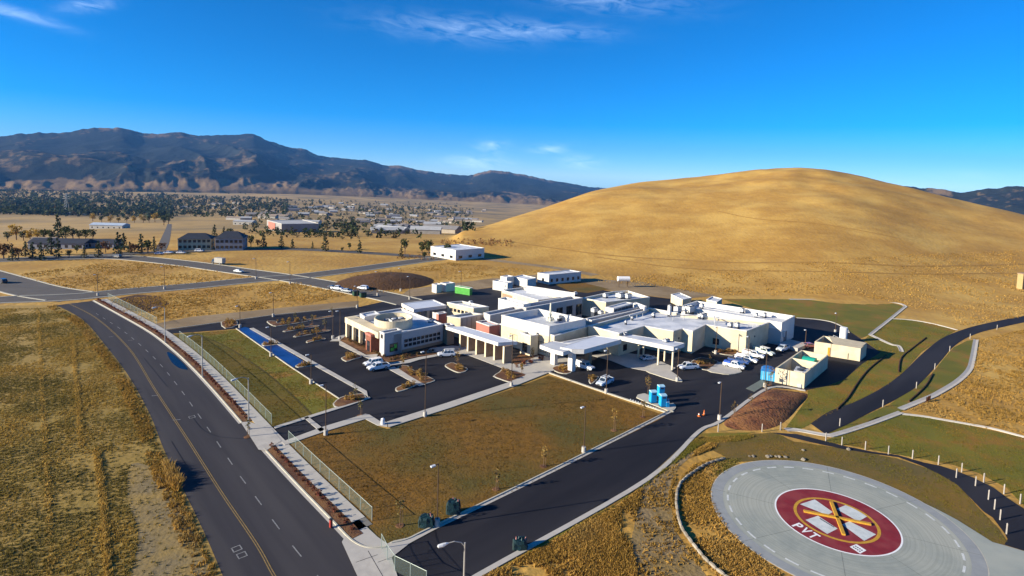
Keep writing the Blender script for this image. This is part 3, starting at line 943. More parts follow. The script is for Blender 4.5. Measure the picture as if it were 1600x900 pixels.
m_darkmetal = mat('dark_louver', (.05, .06, .08), (.035, .04, .055), 3, .6)
m_frame = mat('bronze_window_frame', (.06, .05, .045), None, 3, .6)
m_door = mat('grey_steel_door', (.22, .22, .21), None, 2, .6)
m_green = mat('bright_green_panel', (.10, .50, .06), (.05, .30, .05), 1.5, .5)


def glass(name='dark_glass', c=(.012, .016, .022), rough=.06):
    m = bpy.data.materials.new(name)
    m.use_nodes = True
    b = m.node_tree.nodes['Principled BSDF']
    b.inputs['Base Color'].default_value = (*c, 1)
    b.inputs['Roughness'].default_value = rough
    b.inputs['Specular IOR Level'].default_value = .8
    return m


m_glass = glass()
hosp = thing('hospital_building', g(600, 558), 'sprawling single-storey hospital with white flat roofs and cream walls', 'hospital')


def ccw(P):
    A = sum(P[i].x * P[(i + 1) % len(P)].y - P[(i + 1) % len(P)].x * P[i].y for i in range(len(P)))
    return P if A > 0 else P[::-1]


def inset(P, d):
    n, out = len(P), []
    for i in range(n):
        a, b, c = P[i - 1], P[i], P[(i + 1) % n]
        e1, e2 = (b - a).normalized(), (c - b).normalized()
        n1, n2 = Vector((-e1.y, e1.x, 0)), Vector((-e2.y, e2.x, 0))
        k = n1 + n2
        k = k / max(.25, k.dot(n1))
        out.append(b + k * d)
    return out


def quad(A, B, C, z):
    a, b, c = g(*A, z), g(*B, z), g(*C, z)
    return [a, b, c, a + c - b]


def wing(pts, z, par=.7, wall=None, roof=None, name='wing', parent=None, th=.3, z0=-.05, cap=None):
    parent = parent or hosp
    P = ccw([Vector((p.x, p.y, 0)) for p in pts])
    Q = inset(P, th)
    n = len(P)
    v = [(p.x, p.y, z0) for p in P] + [(p.x, p.y, z) for p in P] + [(p.x, p.y, z) for p in Q] + [(p.x, p.y, z - par - .1) for p in Q]
    f = []
    for i in range(n):
        j = (i + 1) % n
        f += [(i, j, n + j, n + i), (n + i, n + j, 2 * n + j, 2 * n + i), (2 * n + i, 2 * n + j, 3 * n + j, 3 * n + i)]
    o = new(name, v, f, wall or m_cream, parent)
    new('roof', [(p.x, p.y, z - par) for p in Q], [tuple(range(n))], roof or m_roof, o)
    # metal coping on the parapet
    C1, C2 = inset(P, -.06), inset(P, th + .04)
    v = [(p.x, p.y, z + .015) for p in C1] + [(p.x, p.y, z + .015) for p in C2] + [(p.x, p.y, z - .16) for p in C1] + [(p.x, p.y, z - .16) for p in C2]
    f = []
    for i in range(n):
        j = (i + 1) % n
        f += [(i, j, n + j, n + i), (2 * n + i, 2 * n + j, j, i), (n + i, n + j, 3 * n + j, 3 * n + i)]
    new('coping', v, f, cap or m_fascia, o)
    o['P'] = [c for p in P for c in (p.x, p.y)]
    return o, P


def on_wall(a, b, s, z, out=0.0):
    """point on the wall line a->b at distance s (metres), height z, pushed outwards"""
    d = (b - a)
    d.z = 0
    d.normalize()
    nrm = Vector((d.y, -d.x, 0))
    p = a + d * s + nrm * out
    return Vector((p.x, p.y, z))


def window(a, b, s0, s1, z0, z1, parent, mull=1, frame=None, name='window'):
    """framed window on the outer face a->b (outside on the right of a->b)"""
    mb = MB()
    w = .09
    bars = [(s0, s1, z0, z0 + w), (s0, s1, z1 - w, z1), (s0, s0 + w, z0 + w, z1 - w), (s1 - w, s1, z0 + w, z1 - w)]
    for k in range(1, mull + 1):
        c = s0 + (s1 - s0) * k / (mull + 1)
        bars.append((c - .04, c + .04, z0 + w, z1 - w))
    for x0, x1, y0, y1 in bars:
        V = [on_wall(a, b, x0, y0, .07), on_wall(a, b, x1, y0, .07), on_wall(a, b, x1, y1, .07), on_wall(a, b, x0, y1, .07)]
        W = [on_wall(a, b, x0, y0, -.02), on_wall(a, b, x1, y0, -.02), on_wall(a, b, x1, y1, -.02), on_wall(a, b, x0, y1, -.02)]
        mb.add(V + W, [(0, 1, 2, 3), (0, 4, 5, 1), (1, 5, 6, 2), (2, 6, 7, 3), (3, 7, 4, 0)])
    V = [on_wall(a, b, x, y, .015) for x, y in ((s0, z0), (s1, z0), (s1, z1), (s0, z1))]
    o = new(name, V, [(0, 1, 2, 3)], m_glass, parent)
    if parent is hosp:
        mb.build('frame', frame or m_frame, o)
    else:
        mb.build('window_frame', frame or m_frame, parent)
    return o


def panel(a, b, s0, s1, z0, z1, parent, mat_, name, out=.06):
    V = [on_wall(a, b, x, y, out) for x, y in ((s0, z0), (s1, z0), (s1, z1), (s0, z1))]
    W = [on_wall(a, b, x, y, -.02) for x, y in ((s0, z0), (s1, z0), (s1, z1), (s0, z1))]
    return new(name, V + W, [(0, 1, 2, 3), (0, 4, 5, 1), (1, 5, 6, 2), (2, 6, 7, 3), (3, 7, 4, 0)], mat_, parent)


def hvac(c, w, d, h, parent, rz=.73, name='rooftop_unit', m_=None):
    o = MB().box((c.x, c.y, c.z + .15), (w, d, h), rz).build(name, m_ or m_unit, parent)
    MB().box((c.x, c.y, c.z - 1.1), (w * .9, d * .9, 1.26), rz).build('unit_base', m_darkmetal, o)
    MB().box((c.x, c.y, c.z + h + .14), (w * 1.05, d * 1.05, .07), rz).build('unit_lid', m_darkmetal if m_ is None else m_fascia, o)
    for k in (-.25, .25):
        x, y = c.x + math.cos(rz) * w * k, c.y + math.sin(rz) * w * k
        MB().cyl((x, y, c.z + h + .2), min(w, d) * .3, min(w, d) * .26, .14, 10).build('fan', m_unit, o)
    return o


R1 = lambda x, y: (530 + x / 6.922, 440 + y / 6.922)
R2 = lambda x, y: (620 + x / 6.922, 440 + y / 6.922)
R3 = lambda x, y: (760 + x / 6.922, 430 + y / 6.922)
R4 = lambda x, y: (820 + x / 6.154, 480 + y / 6.154)
R5 = lambda x, y: (920 + x / 6.922, 430 + y / 6.922)
R6 = lambda x, y: (1060 + x / 6.43, 450 + y / 6.43)
R7 = lambda x, y: (1180 + x / 6.43, 500 + y / 6.43)
R8 = lambda x, y: (680 + x / 6.925, 490 + y / 6.925)

# --- clinic with columns, tower and drum
zc = 5.2
cA, cB, cC = g(*R1(62, 385), zc), g(600, 558.3), g(*R1(1125, 455), zc)
cB = Vector((cB.x, cB.y, zc))
eL = (cB - cA)
eR = (cC - cB)
fac = .72                                     # recessed glazed wall behind the colonnade
inn = Vector((-eL.y, eL.x, 0)).normalized()
if inn.dot(eR) < 0:
    inn = -inn
inn = eR.normalized()
P = [cA + inn * 2.6, cB + inn * 2.6, cC, cA + eR]
clin, _ = wing(P, zc - .05, .5, m_grey, m_roof, 'clinic_wing')
# roof slab over the colonnade
ov = MB()
S = ccw([Vector(p) for p in (cA, cA + eL * .86, cA + eL * .86 + inn * 2.9, cA + inn * 2.9)])
ov.prism([(p.x, p.y) for p in S], zc - 1.45, zc, True, True)
ov.build('colonnade_beam', m_cream, hosp)
for t in (.03, .21, .39, .58):
    p = cA + eL * t + inn * .45
    MB().box((p.x, p.y, 0), (.75, .75, zc - 1.4), math.atan2(eL.y, eL.x)).build('column', m_cream, hosp)
    p = p + inn * 1.3 + eL.normalized() * 1.3
    MB().box((p.x, p.y, 0), (.5, .5, zc - 1.4), math.atan2(eL.y, eL.x)).build('column', m_cream, hosp)
a, b = cA + inn * 2.6, cB + inn * 2.6
L = (b - a).length
for k in range(6):
    window(a, b, .6 + k * (L - 5) / 6, .6 + k * (L - 5) / 6 + 1.9, .4, 3.3, clin, 1, m_fascia)
# brick portal
pa = cA + eL * .70 - inn * .7
MB().box((pa.x + inn.x * 1.6, pa.y + inn.y * 1.6, 0), (2.6, 3.4, 3.9), math.atan2(eL.y, eL.x)).build('entrance_portal', m_brick, hosp)
MB().box((pa.x + inn.x * 1.6, pa.y + inn.y * 1.6, 3.9), (2.9, 3.7, .5), math.atan2(eL.y, eL.x)).build('portal_roof', m_rose, hosp)
pd = pa - inn * .13
panel(pd - eL.normalized() * .8, pd + eL.normalized() * .8, .1, 1.5, 0, 2.6, hosp, m_glass, 'door', .03)
# corner tower
uL, uR = eL.normalized(), eR.normalized()
tw = [cB - uL * 2.2, cB, cB + uR * 4.8, cB + uR * 4.8 - uL * 2.2]
tower, tP = wing(tw, 5.75, .5, m_grey, m_roof, 'corner_tower')
window(cB, cB + uR * 4.8, 1.5, 3.7, .9, 2.9, tower, 1)
panel(cB, cB + uR * 4.8, 1.75, 2.75, 1.1, 1.9, tower, m_green, 'green_panel', .05)
panel(cB, cB + uR * 4.8, 2.75, 3.45, 1.6, 2.6, tower, m_green, 'green_panel', .05)
window(cB - uL * 2.2, cB, .7, 1.5, 4.3, 5.2, tower, 0)
# ribbon windows on the shaded side
LR = eR.length
for row in (1.35, 2.45):
    for k in range(9):
        s0 = 5.6 + k * (LR - 6.3) / 9
        window(cB, cC, s0, s0 + (LR - 6.3) / 9 - .25, row, row + .75, clin, 0)
for zz in (1.2, 2.3, 3.35, 4.4):
    panel(cB, cC, 4.9, LR - .1, zz, zz + .06, clin, m_grey, 'reveal_band', .045)
panel(cB, cC, 4.9, LR, 0, .8, clin, m_brown, 'stone_base', .05)
# drum
dc = g(*R1(588, 392), 6.7)
mbd = MB()
n, ro, ri = 40, 4.75, 4.5
vv = []
for rr, z_ in ((ro, 4.4), (ro, 6.9), (ri, 6.9), (ri, 4.4)):
    vv += [(dc.x + rr * math.cos(6.28318 * k / n), dc.y + rr * math.sin(6.28318 * k / n), z_) for k in range(n)]
mbd.add(vv, [(r * n + k, r * n + (k + 1) % n, (r + 1) * n + (k + 1) % n, (r + 1) * n + k) for r in range(3) for k in range(n)])
drum = mbd.build('roof_drum', m_cream, hosp, smooth=False)
hvac(Vector((dc.x + .8, dc.y + .6, 4.75)), 3.6, 2.2, 1.5, hosp, .6)
hvac(Vector((dc.x - 1.8, dc.y + 1.2, 4.75)), 1.4, 1.4, 1.0, hosp, .6)
# low roof step and link behind the clinic
wing(quad(R1(225, 345), R1(275, 380), R1(440, 350), 5.9), 5.9, .3, m_fascia, m_roof, 'roof_monitor', z0=4.4)
wing(quad(R1(1125, 455), R1(1170, 478), R1(1246, 468), 5.0), 5.0, .4, m_brown, m_roofgrey, 'link_wing')

# --- rear entrance canopy of the clinic
can, cP = wing(quad(R1(675, 235), R1(805, 300), R1(1160, 255), 5.6), 5.6, .12, m_fascia, m_metal, 'rear_canopy', z0=4.7)
for s, t in ((.12, .1), (.12, .38), (.12, .66), (.12, .92), (.9, .2), (.9, .9)):
    q = quad(R1(675, 235), R1(805, 300), R1(1160, 255), 5.6)
    p = q[0] + (q[1] - q[0]) * t + (q[3] - q[0]) * (s * .5)
    MB().box((p.x, p.y, 0), (.9, .9, 4.75), .73).build('column', m_cream, can)
wing(quad(R1(1050, 335), R1(1075, 350), R1(1160, 335), 5.4), 5.4, .5, m_rose, m_roof, 'rose_wing')
wing(quad(R1(1010, 330), R1(1050, 338), R1(1056, 336), 5.0), 5.0, .1, m_fascia, m_roof, 'screen_wall')

# --- long spine and the wings on it
w1, P1 = wing(quad(R2(545, 222), R2(830, 285), R2(995, 270), 6.4), 6.4, .5, m_cream, m_roof, 'wing')
aa, bb = g(*R2(545, 222), 6.4), g(*R2(830, 285), 6.4)
for k in range(7):
    L = (bb - aa).length
    window(aa, bb, 1.2 + k * 1.45, 2.2 + k * 1.45, 4.1, 5.0, w1, 0)
w2, P2 = wing(quad(R2(545, 372), R2(690, 392), R2(942, 350), 5.4), 5.4, .5, m_cream, m_roof, 'wing')
sp, PS = wing(quad(R2(940, 335), R3(40, 432), R3(430, 350), 6.0), 6.0, .6, m_grey, m_roof, 'wing')
sp2, PS2 = wing(quad(R3(300, 330), R3(430, 352), R3(1040, 243), 6.4), 6.4, 1.0, m_grey, m_roof, 'wing')
aa, bb = g(*R3(430, 352), 6.4), g(*R3(1040, 243), 6.4)
L = (bb - aa).length
for s in (.52, .70, .88):
    window(aa, bb, L * s, L * s + 2.6, 1.2, 4.6, sp2, 2)
for k in range(8):
    panel(aa, bb, L * (k + .5) / 8, L * (k + .5) / 8 + .08, .1, 6.0, sp2, m_cream, 'wall_joint', .04)
aa, bb = g(*R2(690, 392), 5.4), g(*R2(942, 350), 5.4)
for k in range(5):
    L = (bb - aa).length
    panel(aa, bb, L * k / 5 + .5, L * k / 5 + .6, .1, 5.0, w2, m_brown, 'wall_joint', .04)
wing(quad(R3(130, 250), R3(400, 318), R3(480, 300), 7.0), 7.0, .5, m_fascia, m_roof, 'wing')
n1, PN = wing(quad(R3(165, 158), R3(560, 268), R3(800, 235), 6.0), 6.0, .6, m_cream, m_roof, 'wing')
aa, bb = g(*R3(165, 158), 6.0), g(*R3(560, 268), 6.0)
panel(aa, bb, .4, 5.5, 0, 5.0, n1, m_brown, 'stone_panel', .05)
for k in range(4):
    panel(aa, bb, 6.5 + k * 4.6, 6.9 + k * 4.6, 3.9, 4.4, n1, m_darkmetal, 'wall_lamp', .12)
wing(quad(R3(440, 115), R3(850, 178), R3(958, 190), 7.6), 7.6, .5, m_fascia, m_roof, 'wing')
# rose pavilion and planted court
wing(quad(R2(860, 430), R2(1000, 478), R2(1115, 460), 4.9), 4.9, .35, m_rose, m_roofgrey, 'rose_wing')

# --- main block
mA, mB, mC = R3(165, 430), R3(680, 552), R3(1075, 472)
mb1, PM = wing(quad(mA, mB, mC, 7.6), 7.6, 1.7, m_fascia, m_roof, 'wing')
aa, bb = g(*mA, 7.6), g(*mB, 7.6)
L = (bb - aa).length
panel(aa, bb, .05, L - .05, 0, 5.2, mb1, m_cream, 'lower_wall', .05)
panel(aa, bb, 0, L * .78, 5.2, 5.45, mb1, m_fascia, 'ledge', .7)
for k in range(3):
    window(aa, bb, 3 + k * 4.5, 5.4 + k * 4.5, .9, 3.4, mb1, 2)
lw, PL = wing(quad(R3(370, 620), R3(480, 655), R3(560, 642), 5.2), 5.2, .4, m_cream, m_roofgrey, 'wing')
aa, bb = g(*R3(370, 620), 5.2), g(*R3(480, 655), 5.2)
window(aa, bb, .8, 2.4, .8, 3.0, lw, 1)
eb, PE = wing(quad(R3(605, 605), R3(735, 655), R3(1108, 547), 5.6), 5.6, .9, m_cream, m_roof, 'wing')
# low lobby roof behind the drop-off canopy
wing([g(*R4(270, 350), 4.4), g(*R4(680, 270), 4.4), g(*R4(905, 300), 4.4), g(*R4(560, 400), 4.4)], 4.4, .15, m_grey, m_roof, 'lobby', z0=3.7)
m2, PM2 = wing(quad(R4(582, 108), R5(32, 488), R5(600, 356), 6.3), 6.3, 1.1, m_grey, m_roof, 'wing')
# mechanical penthouse
pent, PP = wing(quad(R5(180, 345), R5(268, 358), R5(482, 300), 7.4), 7.4, .2, m_fascia, m_roof, 'penthouse', z0=5)
aa, bb = g(*R5(268, 358), 7.4), g(*R5(482, 300), 7.4)
L = (bb - aa).length
for k in range(5):
    panel(aa, bb, .3 + k * (L - .6) / 5, .3 + (k + .92) * (L - .6) / 5, 5.7, 7.0, pent, m_darkmetal, 'louver', .05)
wing(quad(R5(482, 300), R5(600, 345), R5(625, 335), 6.9), 6.9, .2, m_fascia, m_roof, 'screen_wall')
ne, PNE = wing([g(*R3(1040, 245), 5.6), g(*R5(185, 290), 5.6), g(*R5(660, 236), 5.6), g(*R5(425, 165), 5.6), g(*R5(255, 175), 5.6)], 5.6, .8, m_cream, m_roof, 'wing')

# --- emergency wing with a stepped front, and the long east block
es = [R4(612, 176), R5(328, 627), R5(600, 546), R5(915, 602), R5(1010, 576), R5(1125, 602), R6(275, 365), R6(685, 430), R6(820, 380)]
pts = [g(*p, 5.9) for p in es]
uR_ = (g(*R5(600, 546), 5.9) - g(*R5(328, 627), 5.9)).normalized()
pts += [pts[-1] + uR_ * 6, g(*R6(60, 260), 5.9), g(*R5(650, 350), 5.9), g(*R5(600, 380), 5.9)]
ew, PEW = wing(pts, 5.9, .9, m_cream, m_roof, 'wing')
for i in (1, 2, 3, 4, 5, 6, 7):
    aa, bb = pts[i], pts[i + 1]
    L = (bb - aa).length
    if i in (1, 6):
        for k in range(int(L // 6)):
            window(aa, bb, 2 + k * 6, 3.6 + k * 6, 1.0, 2.6, ew, 1)
    if i in (3, 7):
        panel(aa, bb, L * .3, L * .3 + 1.0, 0, 2.2, ew, m_door, 'door', .04)
        panel(aa, bb, L * .6, L * .6 + .4, 3.4, 3.8, ew, m_darkmetal, 'wall_lamp', .12)
el_, PEL = wing(quad(R6(20, 182), R6(1040, 347), R6(1170, 280), 6.3), 6.3, 1.2, m_fascia, m_roof, 'wing')
aa, bb = g(*R6(20, 182), 6.3), g(*R6(1040, 347), 6.3)
L = (bb - aa).length
panel(aa, bb, L * .70, L - .05, 0, 4.3, el_, m_grey, 'lower_wall', .05)
bb2 = g(*R6(1170, 280), 6.3)
panel(bb, bb2, 2.2, 4.8, 0, 3.2, el_, m_door, 'roller_door', .05)
panel(bb, bb2, 1.2, 1.9, 2.2, 3.6, el_, m_unit, 'wall_unit', .5)
MB().box((*(bb + uR_ * 2 + Vector((1.6, -2.4, 0))).xy, 0), (7, 5, .9), .73).build('loading_dock', m_conc, el_)
mbp = MB()                                   # loading-dock roof
q = [bb + Vector((.8, -1.0, 0)), bb + Vector((5.2, -3.0, 0)), bb2 + Vector((5.5, -1.5, 0)), bb2 + Vector((.3, -.2, 0))]
# roof plant: pipes, ducts, vents
for px, z_, w, d_, h in ((R5(960, 400), 5.5, 2.2, 1.4, 1.6), (R5(1090, 400), 5.5, 2.6, 1.6, 1.7), (R5(870, 430), 5.5, .8, .8, 2.6), (R6(235, 195), 5.5, 1.2, 1.0, .9), (R6(640, 240), 5.5, 1.2, 1.0, .8), (R6(860, 285), 5.5, 1.2, 1.0, .8),
                         (R6(240, 290), 5.5, 2.6, 1.6, .8), (R6(520, 385), 5.5, 1.3, .9, .8), (R6(590, 390), 5.5, 1.3, .9, .9), (R5(340, 240), 5.1, 2.4, 2.0, 1.3), (R5(420, 245), 5.1, 2.2, 1.6, 1.2), (R5(180, 235), 5.1, 1.4, 1.2, 1.0), (R5(60, 400), 5.6, 1.6, 1.2, 1.0),
                         (R5(130, 420), 5.6, 1.2, 1.2, .7), (R3(1160, 395), 5.6, 1.4, 1.0, .9), (R3(900, 470), 6.5, 1.6, 1.0, .7), (R3(790, 470), 6.5, 1.2, .8, .6), (R4(325, 250), 5.1, .7, .7, .5), (R4(480, 185), 5.1, .7, .7, .6), (R3(960, 210), 6.9, 1.2, .8, .6), (R5(700, 440), 5.5, .9, .7, .6),
                         (R5(400, 515), 5.5, .5, .5, .35), (R5(470, 470), 5.5, .5, .5, .35), (R3(620, 600), 5.2, .4, .4, .3), (R1(980, 440), 4.7, .8, .8, .6), (R6(780, 280), 5.5, 1.0, .8, .6), (R2(800, 245), 5.9, 1.0, 1.0, .7)):
    hvac(g(*px, z_), w, d_, h, hosp)
for a, b in ((R5(870, 400), R5(1150, 370)), (R5(880, 440), R5(1180, 430)), (R6(380, 300), R6(580, 330)), (R6(360, 280), R6(370, 330)), (R6(700, 350), R6(800, 365)), (R6(250, 200), R6(820, 290)), (R5(440, 440), R5(600, 400))):
    p, q2 = g(*a, 6.3), g(*b, 6.3)
    pp = MB().tube([p, q2], .14, 6)
    for t in (.1, .5, .9):
        r = p + (q2 - p) * t
        pp.tube([r, Vector((r.x, r.y, 4.6))], .07, 5)
    pp.build('roof_pipe', m_unit, hosp)
# lattice bell-like flue tower on the main block
ft = g(*R3(690, 490), 6.5)
mbf = MB()
mbf.tube([ft, ft + Vector((0, 0, 3.2)), ft + Vector((0, 0, 4.6))], [.32, .26, .18], 8)
for k in range(4):
    a_ = .73 + k * 1.5708
    q3 = ft + Vector((math.cos(a_) * 1.3, math.sin(a_) * 1.3, 0))
    mbf.tube([q3, ft + Vector((0, 0, 2.6))], .07, 5)
mbf.box((ft.x, ft.y, ft.z), (1.5, 1.5, .8), .73)
mbf.build('flue_stack', mat('cream_metal', (.62, .60, .48), None, 2, .5), hosp)


# --- free-standing canopies (joined to the building)
def canopy(name, q, ztop, thick, roofm, cols, colm, parent=hosp, csize=(.6, .6), rz=.73):
    P = ccw([Vector(p) for p in q])
    o = MB().prism([(p.x, p.y) for p in P], ztop - thick, ztop, False, True).build(name, m_fascia, parent)
    new('canopy_roof', [(p.x, p.y, ztop - .02) for p in inset(P, .12)], [tuple(range(len(P)))], roofm, o)
    Q = inset(P, .12)
    n = len(P)
    v = [(p.x, p.y, ztop + .03) for p in P] + [(p.x, p.y, ztop + .03) for p in Q] + [(p.x, p.y, ztop - .05) for p in P] + [(p.x, p.y, ztop - .05) for p in Q]
    f = []
    for i in range(n):
        j = (i + 1) % n
        f += [(i, j, n + j, n + i), (2 * n + i, 2 * n + j, j, i), (n + i, n + j, 3 * n + j, 3 * n + i)]
    new('canopy_edge', v, f, m_fascia, o)
    for c in cols:
        MB().box((c[0].x, c[0].y, 0), (c[1] if len(c) > 1 else csize[0], c[2] if len(c) > 2 else csize[1], ztop - thick + .02), rz).build('column', c[3] if len(c) > 3 else colm, o)
    return o


# front canopy with stone-clad fin walls
fin = []
for bx, by in Z(680, 490, 6.925, [(268, 372), (352, 412), (443, 448), (541, 474), (637, 508), (738, 545)]):
    p = g(bx, by)
    c = p + Vector((math.cos(.60), math.sin(.60), 0)) * 1.15
    fin.append((c, 2.3, .55, m_brown))
cv = canopy('front_canopy', [g(*R8(115, 140), 4.9), g(*R8(680, 316), 4.9), g(*R8(890, 302), 4.9), g(*R8(312, 140), 4.9)], 4.9, .75, m_metal, fin, m_brown, rz=.60)
for c, *_ in fin:
    e = c - Vector((math.cos(.60), math.sin(.60), 0)) * 1.19
    MB().box((e.x, e.y, 0), (.10, .62, 4.14), .60).build('column_face', m_cream, cv)
# drop-off canopies
p1, p2, p3 = g(*R4(268, 558)), g(*R4(437, 618)), g(*R4(608, 540))
canopy('entrance_canopy', [g(*R4(145, 362), 5.0), g(*R4(258, 405), 5.0), g(*R4(368, 432), 5.0), g(*R4(560, 372), 5.0), g(*R4(270, 325), 5.0)], 5.0, .85, m_roofgrey, [(p1 + Vector((.3, .4, 0)), 1.1, 1.3)], m_fascia)
canopy('entrance_canopy', [g(*R4(340, 385), 5.3), g(*R4(450, 405), 5.3), g(*R4(570, 408), 5.3), g(*R4(930, 310), 5.3), g(*R4(680, 276), 5.3)], 5.3, 1.0, m_metal, [(p2 + Vector((.3, .4, 0)), 1.2, 1.3), (p3, 1.2, 1.2, m_brown)], m_fascia)
# ambulance canopy on slim posts
cols = [(g(bx, by),) for bx, by in Z(820, 480, 6.154, [(1090, 488), (1138, 478), (1280, 560), (1342, 520), (1416, 608)])]
canopy('ambulance_canopy', [g(*R4(905, 278), 5.2), g(*R4(1430, 384), 5.2), g(*R4(1537, 346), 5.2), g(*R4(1010, 262), 5.2)], 5.2, .95, m_roof, cols, m_cream, csize=(.34, .34))
hvac(g(*R4(1360, 330), 5.2), 1.6, 1.0, .4, hosp)
hvac(g(*R4(965, 266), 5.2), 1.6, 1.0, .3, hosp)

# ------------------------------------------------------------------ generator and plant enclosures
def enclosure(q, z, label, name='plant_enclosure', roofpart=None, divs=()):
    P = ccw([Vector((p.x, p.y, 0)) for p in q])
    root = thing(name, P[0], label, 'enclosure', 'walled plant enclosures')
    Q = inset(P, .3)
    n = len(P)
    v = [(p.x, p.y, -.05) for p in P] + [(p.x, p.y, z) for p in P] + [(p.x, p.y, z) for p in Q] + [(p.x, p.y, -.05) for p in Q]
    f = []
    for i in range(n):
        j = (i + 1) % n
        f += [(i, j, n + j, n + i), (n + i, n + j, 2 * n + j, 2 * n + i), (2 * n + i, 2 * n + j, 3 * n + j, 3 * n + i)]
    new('wall', v, f, m_cream, root)
    new('floor', [(p.x, p.y, .08) for p in Q], [tuple(range(n))], m_conc, root)
    return root, P


q = quad(R7(205, 480), R7(500, 540), R7(735, 350), 3.3)
e1, P_ = enclosure(q, 3.3, 'cream walled enclosure with a teal tank, beside the blue bin')
d1, d2 = q[0] + (q[3] - q[0]) * .55, q[1] + (q[2] - q[1]) * .55
dv = (d2 - d1).normalized()
MB().prism([(p.x, p.y) for p in (d1 + dv * .3, d2 - dv * .3, d2 - dv * .3 + uR_ * .3, d1 + dv * .3 + uR_ * .3)], 0, 3.28).build('divider_wall', m_cream, e1)
mid = (q[0] + q[1]) / 2
panel(q[0], q[1], (q[1] - q[0]).length * .48, (q[1] - q[0]).length * .48 + .12, 0, 3.3, e1, m_brown, 'wall_joint', .04)
panel(q[0], q[1], .9, 1.5, .4, 1.1, e1, m_darkmetal, 'wall_louver', .04)
panel(q[0], q[1], (q[1] - q[0]).length - 1.3, (q[1] - q[0]).length - .5, .1, .9, e1, m_unit, 'meter_box', .2)
tk = (d1 + d2 + q[2] + q[3]) / 4
tank = thing('generator', Vector((tk.x, tk.y, .08)), 'teal green cased generator inside the rear cell of the enclosure', 'generator')
vv = []
ax, sd = (q[1] - q[0]).normalized(), (q[3] - q[0]).normalized()
for s in (-2.1, 2.1):
    for k in range(9):
        t = math.pi * k / 8
        p = tk + ax * s * .62 + sd * (-math.cos(t) * 1.35)
        vv.append((p.x, p.y, 2.35 + math.sin(t) * .75))
    for w_ in (1.35, -1.35):
        p = tk + ax * s * .62 + sd * w_
        vv.append((p.x, p.y, .1))
new('casing', vv, [(k, k + 1, 12 + k, 11 + k) for k in range(8)] + [tuple(range(11))[::-1], tuple(range(11, 22)), (8, 9, 20, 19), (10, 0, 11, 21)], mat('teal_metal', (.02, .33, .24), (.015, .27, .20), 1, .4), tank)
p = tk - ax * .9
MB().tube([Vector((p.x, p.y, 3.0)), Vector((p.x, p.y, 3.6))], .12, 8).build('exhaust', m_darkmetal, tank)
fc = (q[0] + q[1] + d1 + d2) / 4 + ax * .9
ch = thing('chiller_unit', Vector((fc.x, fc.y, .08)), 'grey chiller unit inside the front cell of the enclosure', 'chiller')
MB().box((fc.x, fc.y, .08), (2.6, 3.6, 2.5), math.atan2(ax.y, ax.x)).build('casing', m_unit, ch)
for k in (-1, 1):
    p = fc + sd * .9 * k
    MB().cyl((p.x, p.y, 2.58), .65, .65, .25, 14).build('fan', m_darkmetal, ch)
q = quad(R7(598, 215), R7(1060, 287), R7(1120, 236), 3.3)
q[3] = g(*R7(685, 158), 3.3)
q[2] = g(*R7(1122, 236), 3.3)
e2, P_ = enclosure(q, 3.3, 'cream walled enclosure half covered by a beige roof near the ditch')
a0, a1 = q[0] + (q[1] - q[0]) * .42, q[3] + (q[2] - q[3]) * .12
new('shed_roof', [a0 + Vector((0, 0, -.1)), q[1] + Vector((-.2, .2, -.1)), q[2] + Vector((-.2, -.2, .25)), a1 + Vector((0, 0, .25))], [(0, 1, 2, 3)], mat('beige_roof', (.52, .45, .32), None, 1, .7), e2)
panel(q[0], q[1], (q[1] - q[0]).length * .36, (q[1] - q[0]).length * .36 + .12, 0, 3.3, e2, m_brown, 'wall_joint', .04)
panel(q[0], q[1], (q[1] - q[0]).length * .74, (q[1] - q[0]).length * .74 + .1, .2, 1.6, e2, m_darkmetal, 'conduit', .1)
panel(q[0], q[1], (q[1] - q[0]).length * .30, (q[1] - q[0]).length * .35, .1, 2.3, e2, m_yellow, 'yellow_pipe', .1)
ct = g(*R7(885, 180))
ct = g(1317, 534)
tank2 = thing('oxygen_tank', ct, 'white upright tank behind the half-roofed enclosure', 'tank')
MB().cyl((ct.x, ct.y, .5), .95, .95, 3.6, 14).build('vessel', m_white, tank2)
for k in range(3):
    a_ = k * 2.094
    MB().box((ct.x + .7 * math.cos(a_), ct.y + .7 * math.sin(a_), 0), (.2, .2, .6), a_).build('leg', m_unit, tank2)
MB().tube([ct + Vector((-1, 0, 1)), ct + Vector((-2.4, .4, 1.6)), ct + Vector((-3.6, .2, .3))], .1, 6).build('pipe', m_unit, tank2)
# ------------------------------------------------------------------ helipad
def nth(i):
    return '%d%s' % (i, 'th' if 10 < i % 100 < 14 else {1: 'st', 2: 'nd', 3: 'rd'}.get(i % 10, 'th'))


pc = Vector((43.742, 71.65, 0))
pad = thing('helipad', pc, 'round grey concrete helipad with red disc, white cross and PVT lettering', 'helipad')


def disc(r0, r1, z, name, m_, parent, n=96, h=0):
    if r0 == 0:
        P = [(pc.x + r1 * math.cos(6.28318 * k / n), pc.y + r1 * math.sin(6.28318 * k / n)) for k in range(n)]
        return MB().prism(P, -.05, z).build(name, m_, parent)
    v = [(pc.x + r * math.cos(6.28318 * k / n), pc.y + r * math.sin(6.28318 * k / n), z) for r in (r0, r1) for k in range(n)]
    return new(name, v, [(k, n + k, n + (k + 1) % n, (k + 1) % n) for k in range(n)], m_, parent)


